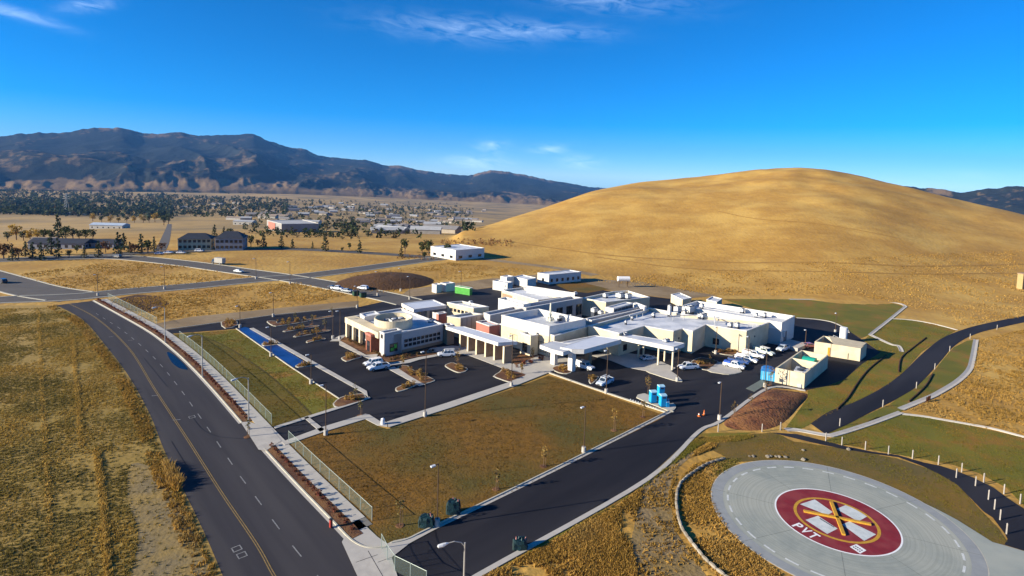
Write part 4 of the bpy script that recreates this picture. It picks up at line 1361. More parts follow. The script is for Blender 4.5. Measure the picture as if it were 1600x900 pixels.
def pad_mat():
    """broom-finished concrete: faint concentric texture about the pad's own centre"""
    m = mat('broomed_pad_concrete', (.315, .335, .295), (.245, .27, .245), .5, .8, .003, 6, (.35, .36, .31), .10)
    t = m.node_tree
    b = t.nodes['Principled BSDF']
    src = b.inputs['Base Color'].links[0].from_socket
    geo = N(t, 'ShaderNodeNewGeometry')
    sub = N(t, 'ShaderNodeVectorMath')
    sub.operation = 'SUBTRACT'
    sub.inputs[1].default_value = (pc.x, pc.y, 0)
    t.links.new(geo.outputs['Position'], sub.inputs[0])
    ln = N(t, 'ShaderNodeVectorMath')
    ln.operation = 'LENGTH'
    t.links.new(sub.outputs[0], ln.inputs[0])
    n = N(t, 'ShaderNodeTexNoise')
    n.noise_dimensions = '1D'
    n.inputs['Scale'].default_value = 3.2
    n.inputs['Detail'].default_value = 3
    t.links.new(ln.outputs['Value'], n.inputs['W'])
    r = N(t, 'ShaderNodeMapRange')
    r.inputs['From Min'].default_value = .42
    r.inputs['From Max'].default_value = .66
    r.inputs['To Max'].default_value = .32
    t.links.new(n.outputs[0], r.inputs['Value'])
    mx = N(t, 'ShaderNodeMixRGB')
    mx.inputs['Color2'].default_value = (.20, .21, .18, 1)
    t.links.new(r.outputs[0], mx.inputs['Fac'])
    t.links.new(src, mx.inputs['Color1'])
    t.links.new(mx.outputs[0], b.inputs['Base Color'])
    return m


m_pad2 = pad_mat()
disc(0, 13.95, .095, 'pad_slab', m_pad2, pad)
disc(13.95, 15.4, .098, 'pad_border', mat('grey_border_concrete', (.285, .30, .30), (.24, .255, .26), .5, .8), pad)
new('pad_edge', [(pc.x + 15.4 * math.cos(6.28318 * k / 96), pc.y + 15.4 * math.sin(6.28318 * k / 96), z_) for z_ in (-.05, .098) for k in range(96)], [(k, (k + 1) % 96, 96 + (k + 1) % 96, 96 + k) for k in range(96)], m_kerb, pad)
disc(15.4, 15.52, .09, 'pad_rim', m_kerb, pad)
m_cross0 = mat('worn_pad_white', (.60, .62, .60), (.46, .48, .47), 2, .7)
for k in range(30):
    a0 = 6.28318 * k / 30 + .03
    v = [(pc.x + r * math.cos(a0 + .115 * j / 4), pc.y + r * math.sin(a0 + .115 * j / 4), .106) for r in (13.16, 13.42) for j in range(5)]
    new('dash', v, [(j, 5 + j, 6 + j, j + 1) for j in range(4)], m_cross0, pad)
for k in range(8):
    a0 = .35 + k * math.pi / 4
    d_ = Vector((math.cos(a0), math.sin(a0), 0))
    ribbon('slab_joint', [pc + d_ * 7.35, pc + d_ * 15.35], -.025, .025, .101, mat('dark_slab_joint', (.16, .17, .155)) if k == 0 else bpy.data.materials['dark_slab_joint'], pad)  # thin joint lines in their own darker concrete grey
disc(7.12, 7.32, .108, 'white_ring', m_white, pad)
n = 96
new('red_disc', [(pc.x + 7.12 * math.cos(6.28318 * k / n), pc.y + 7.12 * math.sin(6.28318 * k / n), .104) for k in range(n)], [tuple(range(n))], m_red, pad)
disc(4.62, 5.0, .116, 'yellow_ring', m_yellow, pad)
z3 = lambda x, y: g(1200 + x / 6.923, 750 + y / 6.923)
m_cross = mat('white_cross_paint', (.58, .61, .60), (.44, .48, .48), 1.0, .7)
for q in ([(345, 270), (505, 218), (700, 355), (640, 388)], [(738, 322), (850, 275), (1078, 400), (975, 457)], [(405, 440), (540, 395), (752, 535), (640, 592)], [(800, 490), (880, 455), (1168, 597), (1040, 667)]):
    new('cross_arm', [Vector((*z3(*p).xy, .112)) for p in q][::-1], [(0, 1, 2, 3)], m_cross, pad)
ribbon('dark_bar', [z3(560, 425), z3(715, 520)], -.09, .09, .118, m_darkmetal, pad)


def text_mesh(body, origin, ex, ey, z, m_, parent, name='lettering'):
    cu = bpy.data.curves.new('lettering', 'FONT')
    cu.body = body
    cu.fill_mode = 'FRONT'
    cu.offset = .025
    ob = bpy.data.objects.new('lettering', cu)
    COL.objects.link(ob)
    bpy.context.view_layer.update()
    me = bpy.data.meshes.new_from_object(ob.evaluated_get(bpy.context.evaluated_depsgraph_get()))
    bpy.data.objects.remove(ob)
    xs = [v.co.x for v in me.vertices]
    ys = [v.co.y for v in me.vertices]
    x0, x1, y0, y1 = min(xs), max(xs), min(ys), max(ys)
    vs = [origin + ex * ((v.co.x - x0) / (x1 - x0)) + ey * ((v.co.y - y0) / (y1 - y0)) + Vector((0, 0, z)) for v in me.vertices]
    return new(name, vs, [tuple(p.vertices) for p in me.polygons], m_, parent)


o_, e_ = z3(252, 502), z3(490, 652)
ex = e_ - o_
ey = Vector((-ex.y, ex.x, 0)).normalized()
if ey.dot(z3(300, 440) - o_) < 0:
    ey = -ey
for ch, a0, a1 in (('P', 0, .27), ('V', .34, .64), ('T', .70, 1.0)):
    text_mesh(ch, o_ + ex * a0, ex * (a1 - a0), ey * 1.5, .118, m_white, pad)
zs = lambda x, y: g(1100 + x / 4.738, 710 + y / 4.738)
bq = [zs(1078, 690), zs(1128, 670), zs(1202, 717), zs(1155, 742)]
new('weight_limit_box', [Vector((*p.xy, .114)) for p in bq], [(0, 1, 2, 3)], m_white, pad)
for t in (.30, .62):
    p, q_ = bq[0] + (bq[1] - bq[0]) * t, bq[3] + (bq[2] - bq[3]) * t
    for k in range(4):
        ribbon('weight_limit_mark', [p + (q_ - p) * (.12 + .2 * k), p + (q_ - p) * (.25 + .2 * k)], -.12, .12, .120, m_darkmetal, pad)
xm = thing('closure_marker', Vector((*z3(745, 430).xy, .1)), 'raised yellow X marker laid across the white helipad cross', 'marker')
for a_, b_ in (((683, 255), (818, 610)), ((385, 352), (1112, 497))):
    p, q_ = z3(*a_), z3(*b_)
    d = (q_ - p).normalized() * .0
    sd_ = Vector((-(q_ - p).y, (q_ - p).x, 0)).normalized() * .2
    mbx = MB().prism([(v.x, v.y) for v in ccw([p - sd_, q_ - sd_, q_ + sd_, p + sd_])], .12, .34, True, True)
    mbx.build('bar', m_yellow, xm)
sheet('pad_apron', [Vector((pc.x + 2, pc.y - 10, 0)), Vector((57.5, 78.2, 0)), Vector((59.4, 74.6, 0)), g(1496, 813.4), g(1551, 848), g(1566, 852), g(1600, 862), g(1800, 935), g(1800, 1300), g(1300, 1300)], .085, m_pad)

# rock-filled sock that rings the pad
wl = cr(G(Z(1000, 700, 4.5, [(600, 80), (540, 95), (480, 115), (400, 160), (300, 235), (265, 300), (256, 380), (265, 460), (290, 560), (340, 640), (400, 720), (470, 800), (560, 880), (660, 950), (800, 1050)])), 6)
sock = thing('rock_sock', wl[0], 'long pale rock-filled sock curving round the helipad turf', 'erosion sock')
segs = resample(wl, 1.15)
m_sock = mat('pale_sock_fabric', (.33, .295, .235), (.16, .135, .10), .6, .95, .05, 4)
for i in range(len(segs) - 1):
    a_, b_ = segs[i], segs[i + 1]
    m_ = a_ + (b_ - a_) * .5
    jit = Vector((random.uniform(-.04, .04), random.uniform(-.04, .04), 0))
    up = Vector((0, 0, .18))
    MB().tube([a_ + up * .8 + jit, a_ + (b_ - a_) * .12 + up + jit, m_ + up * 1.1 + jit, a_ + (b_ - a_) * .88 + up + jit, b_ + up * .8 + jit], [.11, .21, .24, .21, .11], 7).build('bag', m_sock, sock)
rocks = Z(1100, 710, 4.738, [(340, 20), (365, 18), (470, 20), (492, 18), (535, 20), (558, 22), (605, 24), (735, 42)]) + [(1326, 703), (1255, 704)]
for i, p in enumerate(rocks):
    c = g(*p)
    b = bmesh.new()
    bmesh.ops.create_icosphere(b, subdivisions=1, radius=.38 * random.uniform(.7, 1.2))
    for v in b.verts:
        v.co = v.co * random.uniform(.75, 1.2)
        v.co.z *= .6
    me = bpy.data.meshes.new('rock')
    b.to_mesh(me)
    b.free()
    me.materials.append(m_sock)
    o = bpy.data.objects.new('rock', me)
    COL.objects.link(o)
    o.location = (c.x, c.y, .12)
    tag(o, 'small pale rock lying along the back rim of the helipad', 'rock', 'pale rocks behind the helipad')

# ------------------------------------------------------------------ lamps
m_pole = mat('galvanised_pole', (.42, .41, .38), None, 2, .5, metal=.3)
m_bronze = mat('bronze_pole', (.085, .055, .035), None, 2, .5)
m_lens = mat('lamp_lens', (.55, .58, .62), None, 2, .3)


def street_lamp():
    r = thing('street_lamp', (0, 0, 0), 'x', 'street lamp')
    MB().cyl((0, 0, -.05), .22, .22, .3, 10).build('base', m_conc, r)
    MB().tube([(0, 0, .2), (0, 0, 4.5), (0, 0, 8.9)], [.12, .10, .075], 8).build('pole', m_pole, r)
    MB().tube([(0, 0, 8.5), (-.35, 0, 8.95), (-1.0, 0, 9.15), (-1.7, 0, 9.05)], [.05, .05, .045, .045], 6).build('arm', m_pole, r)
    MB().tube([(-1.55, 0, 9.06), (-1.8, 0, 9.02), (-2.1, 0, 8.93), (-2.5, 0, 8.86), (-2.62, 0, 8.85)], [.05, .13, .19, .17, .05], 8).build('lamp_head', m_lens, r)
    return r


sl = street_lamp()
spots = [((388.5, 672), 'cobra-head street lamp on the street side, nearest the south driveway', 2.4), ((316.3, 590), 'cobra-head street lamp midway along the street-side planting strip', 2.4), ((258, 536), 'cobra-head street lamp by the north driveway gate', 2.4), (None, 'pale foreground street lamp rising beside the access road', 0)]
for i, (px, lab, rz) in enumerate(spots):
    o = sl if i == 0 else copy_tree(sl)
    if px is None:
        o.location = (-3.5, 51.6, 0)
        o.rotation_euler.z = .25
    else:
        c = g(*px)
        o.location = (c.x, c.y, .05)
        o.rotation_euler.z = .75
        o.rotation_euler.z = .55
    tag(o, lab, 'street lamp', 'cobra-head street lamps')


def lot_lamp(h, arms=1, head=(.62, .34)):
    r = thing('lot_lamp', (0, 0, 0), 'x', 'light pole')
    MB().cyl((0, 0, -.05), .36, .34, .95, 12).build('pedestal', m_conc, r)
    MB().tube([(0, 0, .88), (0, 0, h)], [.085, .07], 6).build('pole', m_bronze, r)
    for s in ((1,), (1, -1))[arms - 1]:
        MB().box((-.45 * s, 0, h - .1), (.75, .09, .09)).build('arm', m_bronze, r)
        MB().box((-.8 * s, 0, h - .12), (*head, .16)).build('lamp_head', m_lens, r)
    return r


LL = [((683, 822), 8.0, 'light pole between the two teal bundles on the lawn edge'), ((912, 707), 7.6, 'light pole on the lawn edge midway up the access road'), ((1124, 656), 7.2, 'light pole on the mulch corner across from the toilets'), ((664, 651), 12.0, 'light pole rising from the front walk of the parking lot, left one'),
      ((799, 604), 10.8, 'light pole rising from the front walk near the planted corner island'), ((509, 680), 8.6, 'light pole at the gate walk beside the south driveway'), ((947, 614.5), 9.0, 'light pole on the kerb beside the parked pickup truck'), ((1058, 596), 7.4, 'light pole at the tip of the ambulance canopy walk'),
      ((486, 600), 6.2, 'light pole on the lawn kerb beside the dark parking row'), ((423.5, 557), 7.0, 'light pole on the lawn kerb beside the blue wet parking row'), ((375, 512), 6.0, 'light pole at the top end of the wet parking row'), ((1195, 605), 7.6, 'light pole between the steel plate and the mulch mound'),
      ((427, 495), 7.2, 'light pole on the north edge of the parking lot'), ((520, 530), 7.4, 'light pole at the clinic corner, left of the pair'), ((531, 531), 7.6, 'light pole at the clinic corner, right of the pair'), ((1258, 541), 4.6, 'short light pole beside the service yard cars'), ((1168, 566), 6.5, 'light pole standing among the parked work trucks'),
      ((1118, 553), 7.0, 'light pole in front of the stepped emergency wing'), ((640, 468), 8, 'light pole by the rear clinic canopy'), ((720, 458), 8, 'light pole near the green container behind the hospital'), ((400, 436), 8, 'thin light pole at the far street junction, left side'), ((453, 444), 8.5, 'thin light pole at the far street junction, right side'),
      ((558, 481), 7, 'light pole at the north lot entrance corner'), ((626, 455), 8.5, 'thin light pole in front of the soil heap'), ((590, 462), 8.5, 'thin light pole left of the soil heap by the road'), ((257, 452), 8, 'thin light pole beside the far cross street'), ((153, 462), 7, 'thin light pole at the far boulevard corner'), ((1305, 520), 6, 'light pole behind the half-roofed enclosure')]
for px, h, lab in LL:
    o = lot_lamp(h)
    c = g(*px)
    o.location = (c.x, c.y, .06)
    o.rotation_euler.z = .73
    tag(o, lab, 'light pole', 'site light poles')

# marker posts along the drives
m_post = mat('white_marker_post', (.34, .31, .275), None, 3, .7)
PO = Z(1180, 600, 3.81, [(40, 285), (150, 275), (420, 340), (515, 365), (655, 392), (793, 420), (936, 445), (1090, 480), (1228, 525), (1360, 588), (1480, 655), (1577, 715), (1197, 560), (1310, 608), (1388, 690), (1424, 748)]) + Z(1340, 710, 4.738, [(1053, 487), (1100, 592)]) + Z(1300, 440, 4.5, [(357, 882), (592, 752), (722, 617), (827, 490), (970, 402), (1160, 337)]) + [(1312, 666), (1122, 675)]
pmesh = MB().box((0, 0, -.05), (.14, .14, 1.45)).add([(-.07, -.07, 1.4), (.07, -.07, 1.4), (.07, .07, 1.4), (-.07, .07, 1.4), (0, 0, 1.5)], [(0, 1, 4), (1, 2, 4), (2, 3, 4), (3, 0, 4)])
p0 = None
for i, px in enumerate(PO):
    c = g(*px)
    if p0 is None:
        p0 = o = pmesh.build('marker_post', m_post)
    else:
        o = p0.copy()
        COL.objects.link(o)
    o.location = (c.x, c.y, .04)
    o.rotation_euler.z = random.random()
    if i < 12:
        lab = 'slim white marker post in the far row behind the helipad, %s from the left' % nth(i + 1)
    elif i < 18:
        lab = 'slim white marker post in the near row by the helipad turf, %s from the left' % nth(i - 11)
    elif i < 24:
        lab = 'slim white marker post on the hill drive, %s from its lower end' % nth(i - 17)
    else:
        lab = ('slim white marker post at the lower end of the long ditch', 'slim white marker post by the mulch mound corner kerb')[i - 24]
    tag(o, lab, 'marker post', 'white marker posts along the drives')

# ------------------------------------------------------------------ chain-link fence
def link_mat():
    m = bpy.data.materials.new('green_chain_link')
    m.use_nodes = True
    t = m.node_tree
    b = t.nodes['Principled BSDF']
    b.inputs['Base Color'].default_value = (.30, .38, .32, 1)
    b.inputs['Roughness'].default_value = .5
    tr = N(t, 'ShaderNodeBsdfTransparent')
    ms = N(t, 'ShaderNodeMixShader')
    ms.inputs[0].default_value = .12      # wire covers about an eighth of the panel
    t.links.new(tr.outputs[0], ms.inputs[1])
    t.links.new(b.outputs[0], ms.inputs[2])
    t.links.new(ms.outputs[0], t.nodes['Material Output'].inputs['Surface'])
    return m


m_link = link_mat()
m_fpost = mat('fence_steel', (.34, .40, .36), None, 3, .5, metal=.2)


def fence(line, label, h=1.85, step=3.0):
    L = resample(line, step)
    root = thing('chain_link_fence', L[0], label, 'fence', 'chain-link fences')
    for i, p in enumerate(L):
        MB().tube([Vector((p.x, p.y, .0)), Vector((p.x, p.y, h + .05))], .045, 6).build('post', m_fpost, root)
        if i:
            q = L[i - 1]
            new('mesh_panel', [(q.x, q.y, .08), (p.x, p.y, .08), (p.x, p.y, h), (q.x, q.y, h)], [(0, 1, 2, 3)], m_link, root)
            MB().tube([Vector((q.x, q.y, h)), Vector((p.x, p.y, h))], .03, 5).build('rail', m_fpost, root)
    return root


fl = offs(street_R, 3.85)
fence([p for p in fl if p.y > g(258, 518).y + 3], 'green chain-link fence along the street north of the first driveway')
fence([p for p in fl if g(433, 676).y + 1 < p.y < g(262, 524).y - 2], 'green chain-link fence between the street sidewalk and the striped lawn')
fence([p for p in fl if p.y < g(443, 690).y], 'green chain-link fence between the street sidewalk and the centre lawn')
fence(cr(G([(596, 858), (605, 876), (612, 890), (640, 905), (690, 930)]), 4), 'green chain-link gate fence across the access road mouth', step=2.2)

# ------------------------------------------------------------------ plants
m_leaf = amat('leaf_colours', .8, .25)
m_bark = mat('brown_bark', (.16, .10, .06), None, 3, .95)


def leaf_cloud(n, size, centre, rad, cols, seed, flat=1.0, hollow=.35):
    rnd = random.Random(seed)
    v, f, c = [], [], []
    for i in range(n):
        while True:
            d = Vector((rnd.uniform(-1, 1), rnd.uniform(-1, 1), rnd.uniform(-1, 1)))
            if hollow < d.length < 1:
                break
        p = Vector(centre) + Vector((d.x * rad[0], d.y * rad[1], d.z * rad[2]))
        a = Vector((rnd.gauss(0, 1), rnd.gauss(0, 1), rnd.gauss(0, flat))).normalized()
        b = a.cross(Vector((rnd.gauss(0, 1), rnd.gauss(0, 1), rnd.gauss(0, 1)))).normalized()
        s = size * rnd.uniform(.6, 1.3)
        k = len(v)
        v += [p - a * s, p + b * s * .6, p + a * s, p - b * s * .6]
        f += [(k, k + 1, k + 2, k + 3)]
        q = rnd.choice(cols)
        j = rnd.uniform(.75, 1.25)
        c.append([x * j for x in q])
    return v, f, c


def shrub_mesh(name, cols, seed, n=46, r=.45, h=.4):
    v, f, c = leaf_cloud(n, .16, (0, 0, h * .8), (r, r, h), cols, seed, hollow=.2)
    o = new(name, v, f, m_leaf)
    tint(o, c)
    COL.objects.unlink(o)
    return o


RED = [(.15, .035, .024), (.11, .032, .020), (.17, .065, .03)]
GOLD = [(.36, .22, .05), (.30, .17, .045), (.24, .15, .05)]
GRN = [(.06, .075, .02), (.09, .09, .025)]
OLD = [(.18, .12, .035), (.10, .085, .03), (.14, .08, .03)]
sh_red = [shrub_mesh('shrub', RED, i) for i in (1, 2, 3)]
sh_gold = [shrub_mesh('ornamental_plant', GOLD, i, 60, .5, .55) for i in (4, 5, 6)]
sh_mix = [shrub_mesh('shrub', RED + GRN + OLD, i) for i in (7, 8, 9)]


def put(src, p, s, label, cat, group, z=.15):
    o = src.copy()
    COL.objects.link(o)
    o.location = (p.x, p.y, z)
    o.scale = (s, s, s * random.uniform(.85, 1.2))
    o.rotation_euler.z = random.uniform(0, 6.28)
    return tag(o, label, cat, group)


cl = resample(offs(kerbA, 1.15), 1.75)
for i, p in enumerate(cl):
    put(random.choice(sh_red), p, random.uniform(.6, 1.0), 'red-leaved shrub in the street strip beyond the south driveway, %s up from it' % nth(len(cl) - i), 'shrub', 'red shrubs in the street strip')
for i, p in enumerate(resample(offs([q for q in kerbB if q.x < g(540, 838).x], 1.15), 1.6)):
    put(random.choice(sh_red), p, random.uniform(.6, 1.0), 'red-leaved shrub in the near street strip, %s down from the south driveway' % nth(i + 1), 'shrub', 'red shrubs in the near street strip')
ISN = ['oval island of the drop-off loop', 'small island beside the parked pair', 'lower island of the front lot', 'long planter left of the drop-off loop', 'planted corner island by the front walk', 'long upper planter of the north lot', 'second planter of the north lot', 'third planter of the north lot',
       'short planter of the north lot', 'upper planter of the wet parking row', 'lower planter of the wet parking row', 'planter at the south driveway bend', 'planter at the north gate', 'bed under the drop-off canopy', 'small island behind the silver pickup', '', 'striped bed by the work trucks', '', 'bed along the emergency wing', '']
for (c, P), kind, nm in zip(ISL, ['g', 'g', 'g', 'm', 'g', 'g', 'm', 'm', 'm', 'g', 'g', 'g', 'g', 'g', 'g', '', 'm', '', 'm', ''], ISN):
    if not kind:
        continue
    R = max((p - c).length for p in P)
    for k in range(min(26, int(5 + R * 1.4))):
        p = P[random.randrange(len(P))]
        q = c + (p - c) * random.uniform(0, .78)
        gold = kind == 'g' or random.random() < .5
        put(random.choice(sh_gold if gold else sh_mix), q, random.uniform(.6, 1.1), ('golden ornamental plant in the ' if gold else 'low reddish shrub in the ') + nm, 'plant' if gold else 'shrub', 'plants in the ' + nm, .18)
for k in range(46):
    t, s = random.random(), random.random()
    p = g(*R1(60 + 420 * t + 60 * s, 625 + 190 * t + 30 * s)) if k < 26 else g(*R1(520 + 540 * t, 855 - 110 * t + 20 * (s - .5)))
    put(random.choice(sh_mix), p, random.uniform(.5, .9), 'low reddish shrub in the mulch bed round the clinic', 'shrub', 'shrubs in the clinic bed')
for k in range(14):
    t = random.random()
    p = g(*R8(850 + 330 * t, 590 - 95 * t + random.uniform(-12, 12)))
    put(random.choice(sh_red), p, random.uniform(.7, 1.1), 'red-leaved shrub in the bed beside the entrance walk', 'shrub', 'red shrubs by the entrance', .2)


def sapling(h, cols, seed, n=42, name='young_tree'):
    r = thing(name, (0, 0, 0), 'x', 'young tree')
    MB().tube([(0, 0, -.05), (.03, 0, h * .5), (0, .03, h * .95)], [.06, .045, .02], 6).build('trunk', m_bark, r)
    v, f, c = leaf_cloud(n, .17, (0, 0, h * .66), (h * .17, h * .17, h * .34), cols, seed, hollow=.05)
    o = new('crown', v, f, m_leaf, r)
    tint(o, c)
    MB().tube([(.28, 0, 0), (.28, 0, h * .5)], .035, 5).build('stake', m_bark, r)
    MB().cyl((0, 0, -.03), .6, .5, .07, 12).build('mulch_ring', m_mulch, r)
    return r


YO = [(.30, .19, .045), (.24, .13, .03), (.20, .15, .05)]
GR = [(.11, .10, .035), (.15, .12, .045)]
ST = [((714, 575), 4.6, YO, 'golden young tree in the oval island of the drop-off loop'), ((387, 683), 3.2, GR, 'thin young tree beside the south driveway walk'), ((625, 822), 3.8, GR, 'thin bare young tree near the lawn corner by the teal bundles'), ((849, 729), 3.4, YO, 'thin young tree on the lawn edge, midway along the access road'),
      ((775, 765), 3.2, OLD, 'nearly bare young tree on the lawn edge between two lamps'), ((959, 673), 4.2, YO, 'golden young tree on the lawn edge near the toilets'), ((1004, 652), 3.4, YO, 'golden young tree at the upper lawn corner'), ((1012, 618), 4.4, YO, 'straw-coloured young tree just behind the blue toilets'),
      ((1203, 602), 4.6, YO, 'golden young tree in front of the blue bin'), ((1146, 655), 3.6, OLD, 'bare young tree on the left of the mulch mound'), ((1172, 638), 3.0, OLD, 'bare young tree in the middle of the mulch mound'), ((1196, 618), 3.0, OLD, 'bare young tree at the top of the mulch mound'),
      ((555, 626), 3.6, GR, 'young tree in the lower planter of the dark parking row'), ((563, 650), 2.8, GR, 'small young tree by the lot corner walk'), ((629, 574), 3.0, YO, 'young tree in the long planter near the parked pair'), ((657, 596), 3.0, YO, 'young tree at the tip of the long planter'), ((472, 523), 3.4, GR, 'young tree in the middle north planter'),
      ((451, 516), 3.0, GR, 'young tree in the upper north planter, left'), ((487, 507), 3.0, GR, 'young tree in the upper north planter, right'), ((507, 515), 3.4, GR, 'young tree at the right end of the middle planter'), ((495, 528), 3.4, YO, 'golden young tree in the short north planter'), ((461, 504), 3.0, GR, 'young tree in the long north planter, left'), ((518, 494), 3.0, GR, 'young tree in the long north planter, right'),
      ((832, 563), 3.2, YO, 'young tree in the bed beside the entrance walk'), ((815, 585), 2.6, YO, 'young tree in the planted corner island'), ((1108, 571), 2.8, OLD, 'bare young tree by the work-truck row')]
for i, (px, h, cols, lab) in enumerate(ST):
    o = sapling(h, cols, 20 + i, 70 if cols is YO else 40)
    c = g(*px)
    o.location = (c.x, c.y, .07)
    tag(o, lab, 'young tree', 'staked young trees')

# ------------------------------------------------------------------ vehicles
m_tyre = mat('tyre_rubber', (.018, .018, .018), None, 4, .85)
m_rim = mat('steel_rim', (.45, .45, .46), None, 4, .35, metal=.7)
m_cglass = glass('tinted_glass', (.02, .03, .045), .05)
m_trim = mat('black_trim', (.03, .03, .032), None, 4, .6)
m_hl = mat('headlight_lens', (.72, .74, .76), None, 4, .2)
m_tl = mat('tail_light', (.35, .02, .02), None, 4, .3)
PAINT = {}


def paint(c):
    if c not in PAINT:
        m = mat('car_paint', c, tuple(x * .95 for x in c), .5, .25, spec=.5)
        m.node_tree.nodes['Principled BSDF'].inputs['Coat Weight'].default_value = .6
        PAINT[c] = m
    return PAINT[c]


def loft(mb, secs):
    """secs: list of (x, halfwidth_bottom, z0, halfwidth_top, z1)"""
    v, f = [], []
    for x, wb, z0, wt, z1 in secs:
        m_ = z0 + (z1 - z0) * .55
        v += [(x, -wb, z0), (x, -wb * 1.0, m_), (x, -wt, z1), (x, wt, z1), (x, wb * 1.0, m_), (x, wb, z0)]
    n = len(secs)
    for i in range(n - 1):
        for k in range(6):
            f.append((i * 6 + k, i * 6 + (k + 1) % 6, (i + 1) * 6 + (k + 1) % 6, (i + 1) * 6 + k))
    f += [tuple(range(6)), tuple(range((n - 1) * 6 + 5, (n - 1) * 6 - 1, -1))]
    return mb.add(v, f)


def vehicle(kind, c, label, cat, rack=False, load=None):
    r = thing({'pickup': 'pickup_truck', 'suv': 'suv', 'sedan': 'car', 'utility': 'utility_truck', 'box': 'box_truck'}[kind], (0, 0, 0), label, cat)
    p = paint(c)
    L = {'pickup': 5.6, 'suv': 4.9, 'sedan': 4.7, 'utility': 6.0, 'box': 7.5}[kind]
    hl, w = L / 2, (.95 if kind != 'box' else 1.1)
    body = MB()
    if kind == 'box':
        loft(body, [(hl - 2.2, w, .5, w, 1.3), (hl - .8, w, .5, w * .95, 1.5), (hl - .05, w * .95, .5, w * .85, 1.2)])
        body.box((-1.1, 0, .55), (5.2, .9, .25))
    else:
        zb, zh = .42, {'pickup': 1.12, 'suv': 1.05, 'sedan': .92, 'utility': 1.15}[kind]
        loft(body, [(-hl, w * .93, zb + .08, w * .9, zh - .05), (-hl + .25, w, zb, w * .96, zh), (0, w, zb - .05, w * .96, zh), (hl - 1.3, w, zb, w * .94, zh + .02), (hl - .45, w, zb, w * .88, zh - .04), (hl - .02, w * .9, zb + .1, w * .74, zh - .22)])
    bo = body.build('body', p, r, smooth=False)
    cab = MB()
    cx0, cx1, ct = {'pickup': (-.75, 1.45, 1.85), 'suv': (-2.3, 1.15, 1.78), 'sedan': (-1.75, 1.05, 1.42), 'utility': (-.35, 1.5, 1.9), 'box': (1.5, 3.2, 2.5)}[kind]
    zl = {'pickup': 1.1, 'suv': 1.03, 'sedan': .9, 'utility': 1.13, 'box': 1.3}[kind]
    fr = .62 if kind != 'box' else .25
    rr = {'pickup': .18, 'suv': .3, 'sedan': .6, 'utility': .12, 'box': .05}[kind]
    tw_ = w * .78
    V = [(cx0, -w * .95, zl), (cx1, -w * .95, zl), (cx1, w * .95, zl), (cx0, w * .95, zl), (cx0 + rr, -tw_, ct), (cx1 - fr, -tw_, ct), (cx1 - fr, tw_, ct), (cx0 + rr, tw_, ct)]
    FC = [(0, 1, 5, 4), (1, 2, 6, 5), (2, 3, 7, 6), (3, 0, 4, 7), (4, 5, 6, 7)]
    cab.add(V, FC)
    cab.build('cabin', p, r)

    def pane(face, u0, u1, v0, v1, name, out=.015):
        A, B, C, D = [Vector(V[i]) for i in face]
        nn = (B - A).cross(D - A).normalized()
        pt = lambda u, t: (A + (B - A) * u) * (1 - t) + (D + (C - D) * u) * t + nn * out
        new(name, [pt(u0, v0), pt(u1, v0), pt(u1, v1), pt(u0, v1)], [(0, 1, 2, 3)], m_cglass, r)

    ns = 3 if kind == 'suv' else 2
    if kind in ('utility', 'box'):
        ns = 1
    for fc in (FC[0], FC[2]):
        for k in range(ns):
            pane(fc, .06 + k * .9 / ns, .06 + (k + .9) * .9 / ns, .18, .88, 'side_window')
    pane(FC[1], .06, .94, .1, .92, 'windscreen')
    pane(FC[3], .08, .92, .15, .88, 'rear_window')
    wx = {'pickup': (1.75, -1.65), 'suv': (1.5, -1.45), 'sedan': (1.45, -1.35), 'utility': (1.9, -1.7), 'box': (2.5, -2.0)}[kind]
    R = .39 if kind not in ('sedan', 'box') else (.33 if kind == 'sedan' else .45)
    for x in wx:
        for s in (-1, 1):
            t = MB()
            y0, y1 = s * (w - .2), s * (w + .03)
            nn = 14
            v = [(x + R * math.cos(6.2832 * k / nn), yy, R + R * math.sin(6.2832 * k / nn)) for yy in (y0, y1) for k in range(nn)]
            t.add(v, [(k, (k + 1) % nn, nn + (k + 1) % nn, nn + k) for k in range(nn)] + [tuple(range(nn)), tuple(range(nn, 2 * nn))])
            wo_ = t.build('wheel', m_tyre, r)
            new('rim', [(x + R * .6 * math.cos(6.2832 * k / nn), y1 + s * .012, R + R * .6 * math.sin(6.2832 * k / nn)) for k in range(nn)], [tuple(range(nn))], m_rim, wo_)
    fx = hl + .01
    if kind != 'box':
        for s in (-1, 1):
            MB().box((hl - .12, s * w * .62, .68), (.28, .34, .17)).build('headlight', m_hl, r)
            MB().box((-hl + .03, s * w * .8, .75), (.1, .2, .3)).build('tail_light', m_tl, r)
        MB().box((hl - .02, 0, .42), (.22, w * 1.7, .2)).build('bumper', m_trim if kind != 'sedan' else p, r)
        MB().box((hl - .04, 0, .66), (.1, w * .85, .18)).build('grille', m_trim, r)
        MB().box((-hl + .0, 0, .42), (.2, w * 1.7, .2)).build('bumper', m_trim, r)
    if kind == 'pickup':
        MB().box((-1.75, 0, 1.115), (1.85, 1.5, .03)).build('bed', m_trim, r)
        for s in (-1, 1):
            MB().box((-1.75, s * .86, 1.1), (1.95, .14, .12)).build('bed_rail', p, r)
        MB().box((-2.72, 0, 1.1), (.1, 1.75, .12)).build('tailgate', p, r)
    if kind == 'utility':
        for s in (-1, 1):
            MB().box((-1.75, s * .8, 1.14), (2.35, .42, .55)).build('tool_box', p, r)
        MB().box((-1.75, 0, 1.15), (2.3, 1.1, .05)).build('bed', m_trim, r)
    if kind == 'box':
        MB().box((-1.1, 0, .8), (5.2, 2.25, 2.5)).build('cargo_box', mat('grey_cargo_box', (.42, .40, .36), None, 1, .6), r)
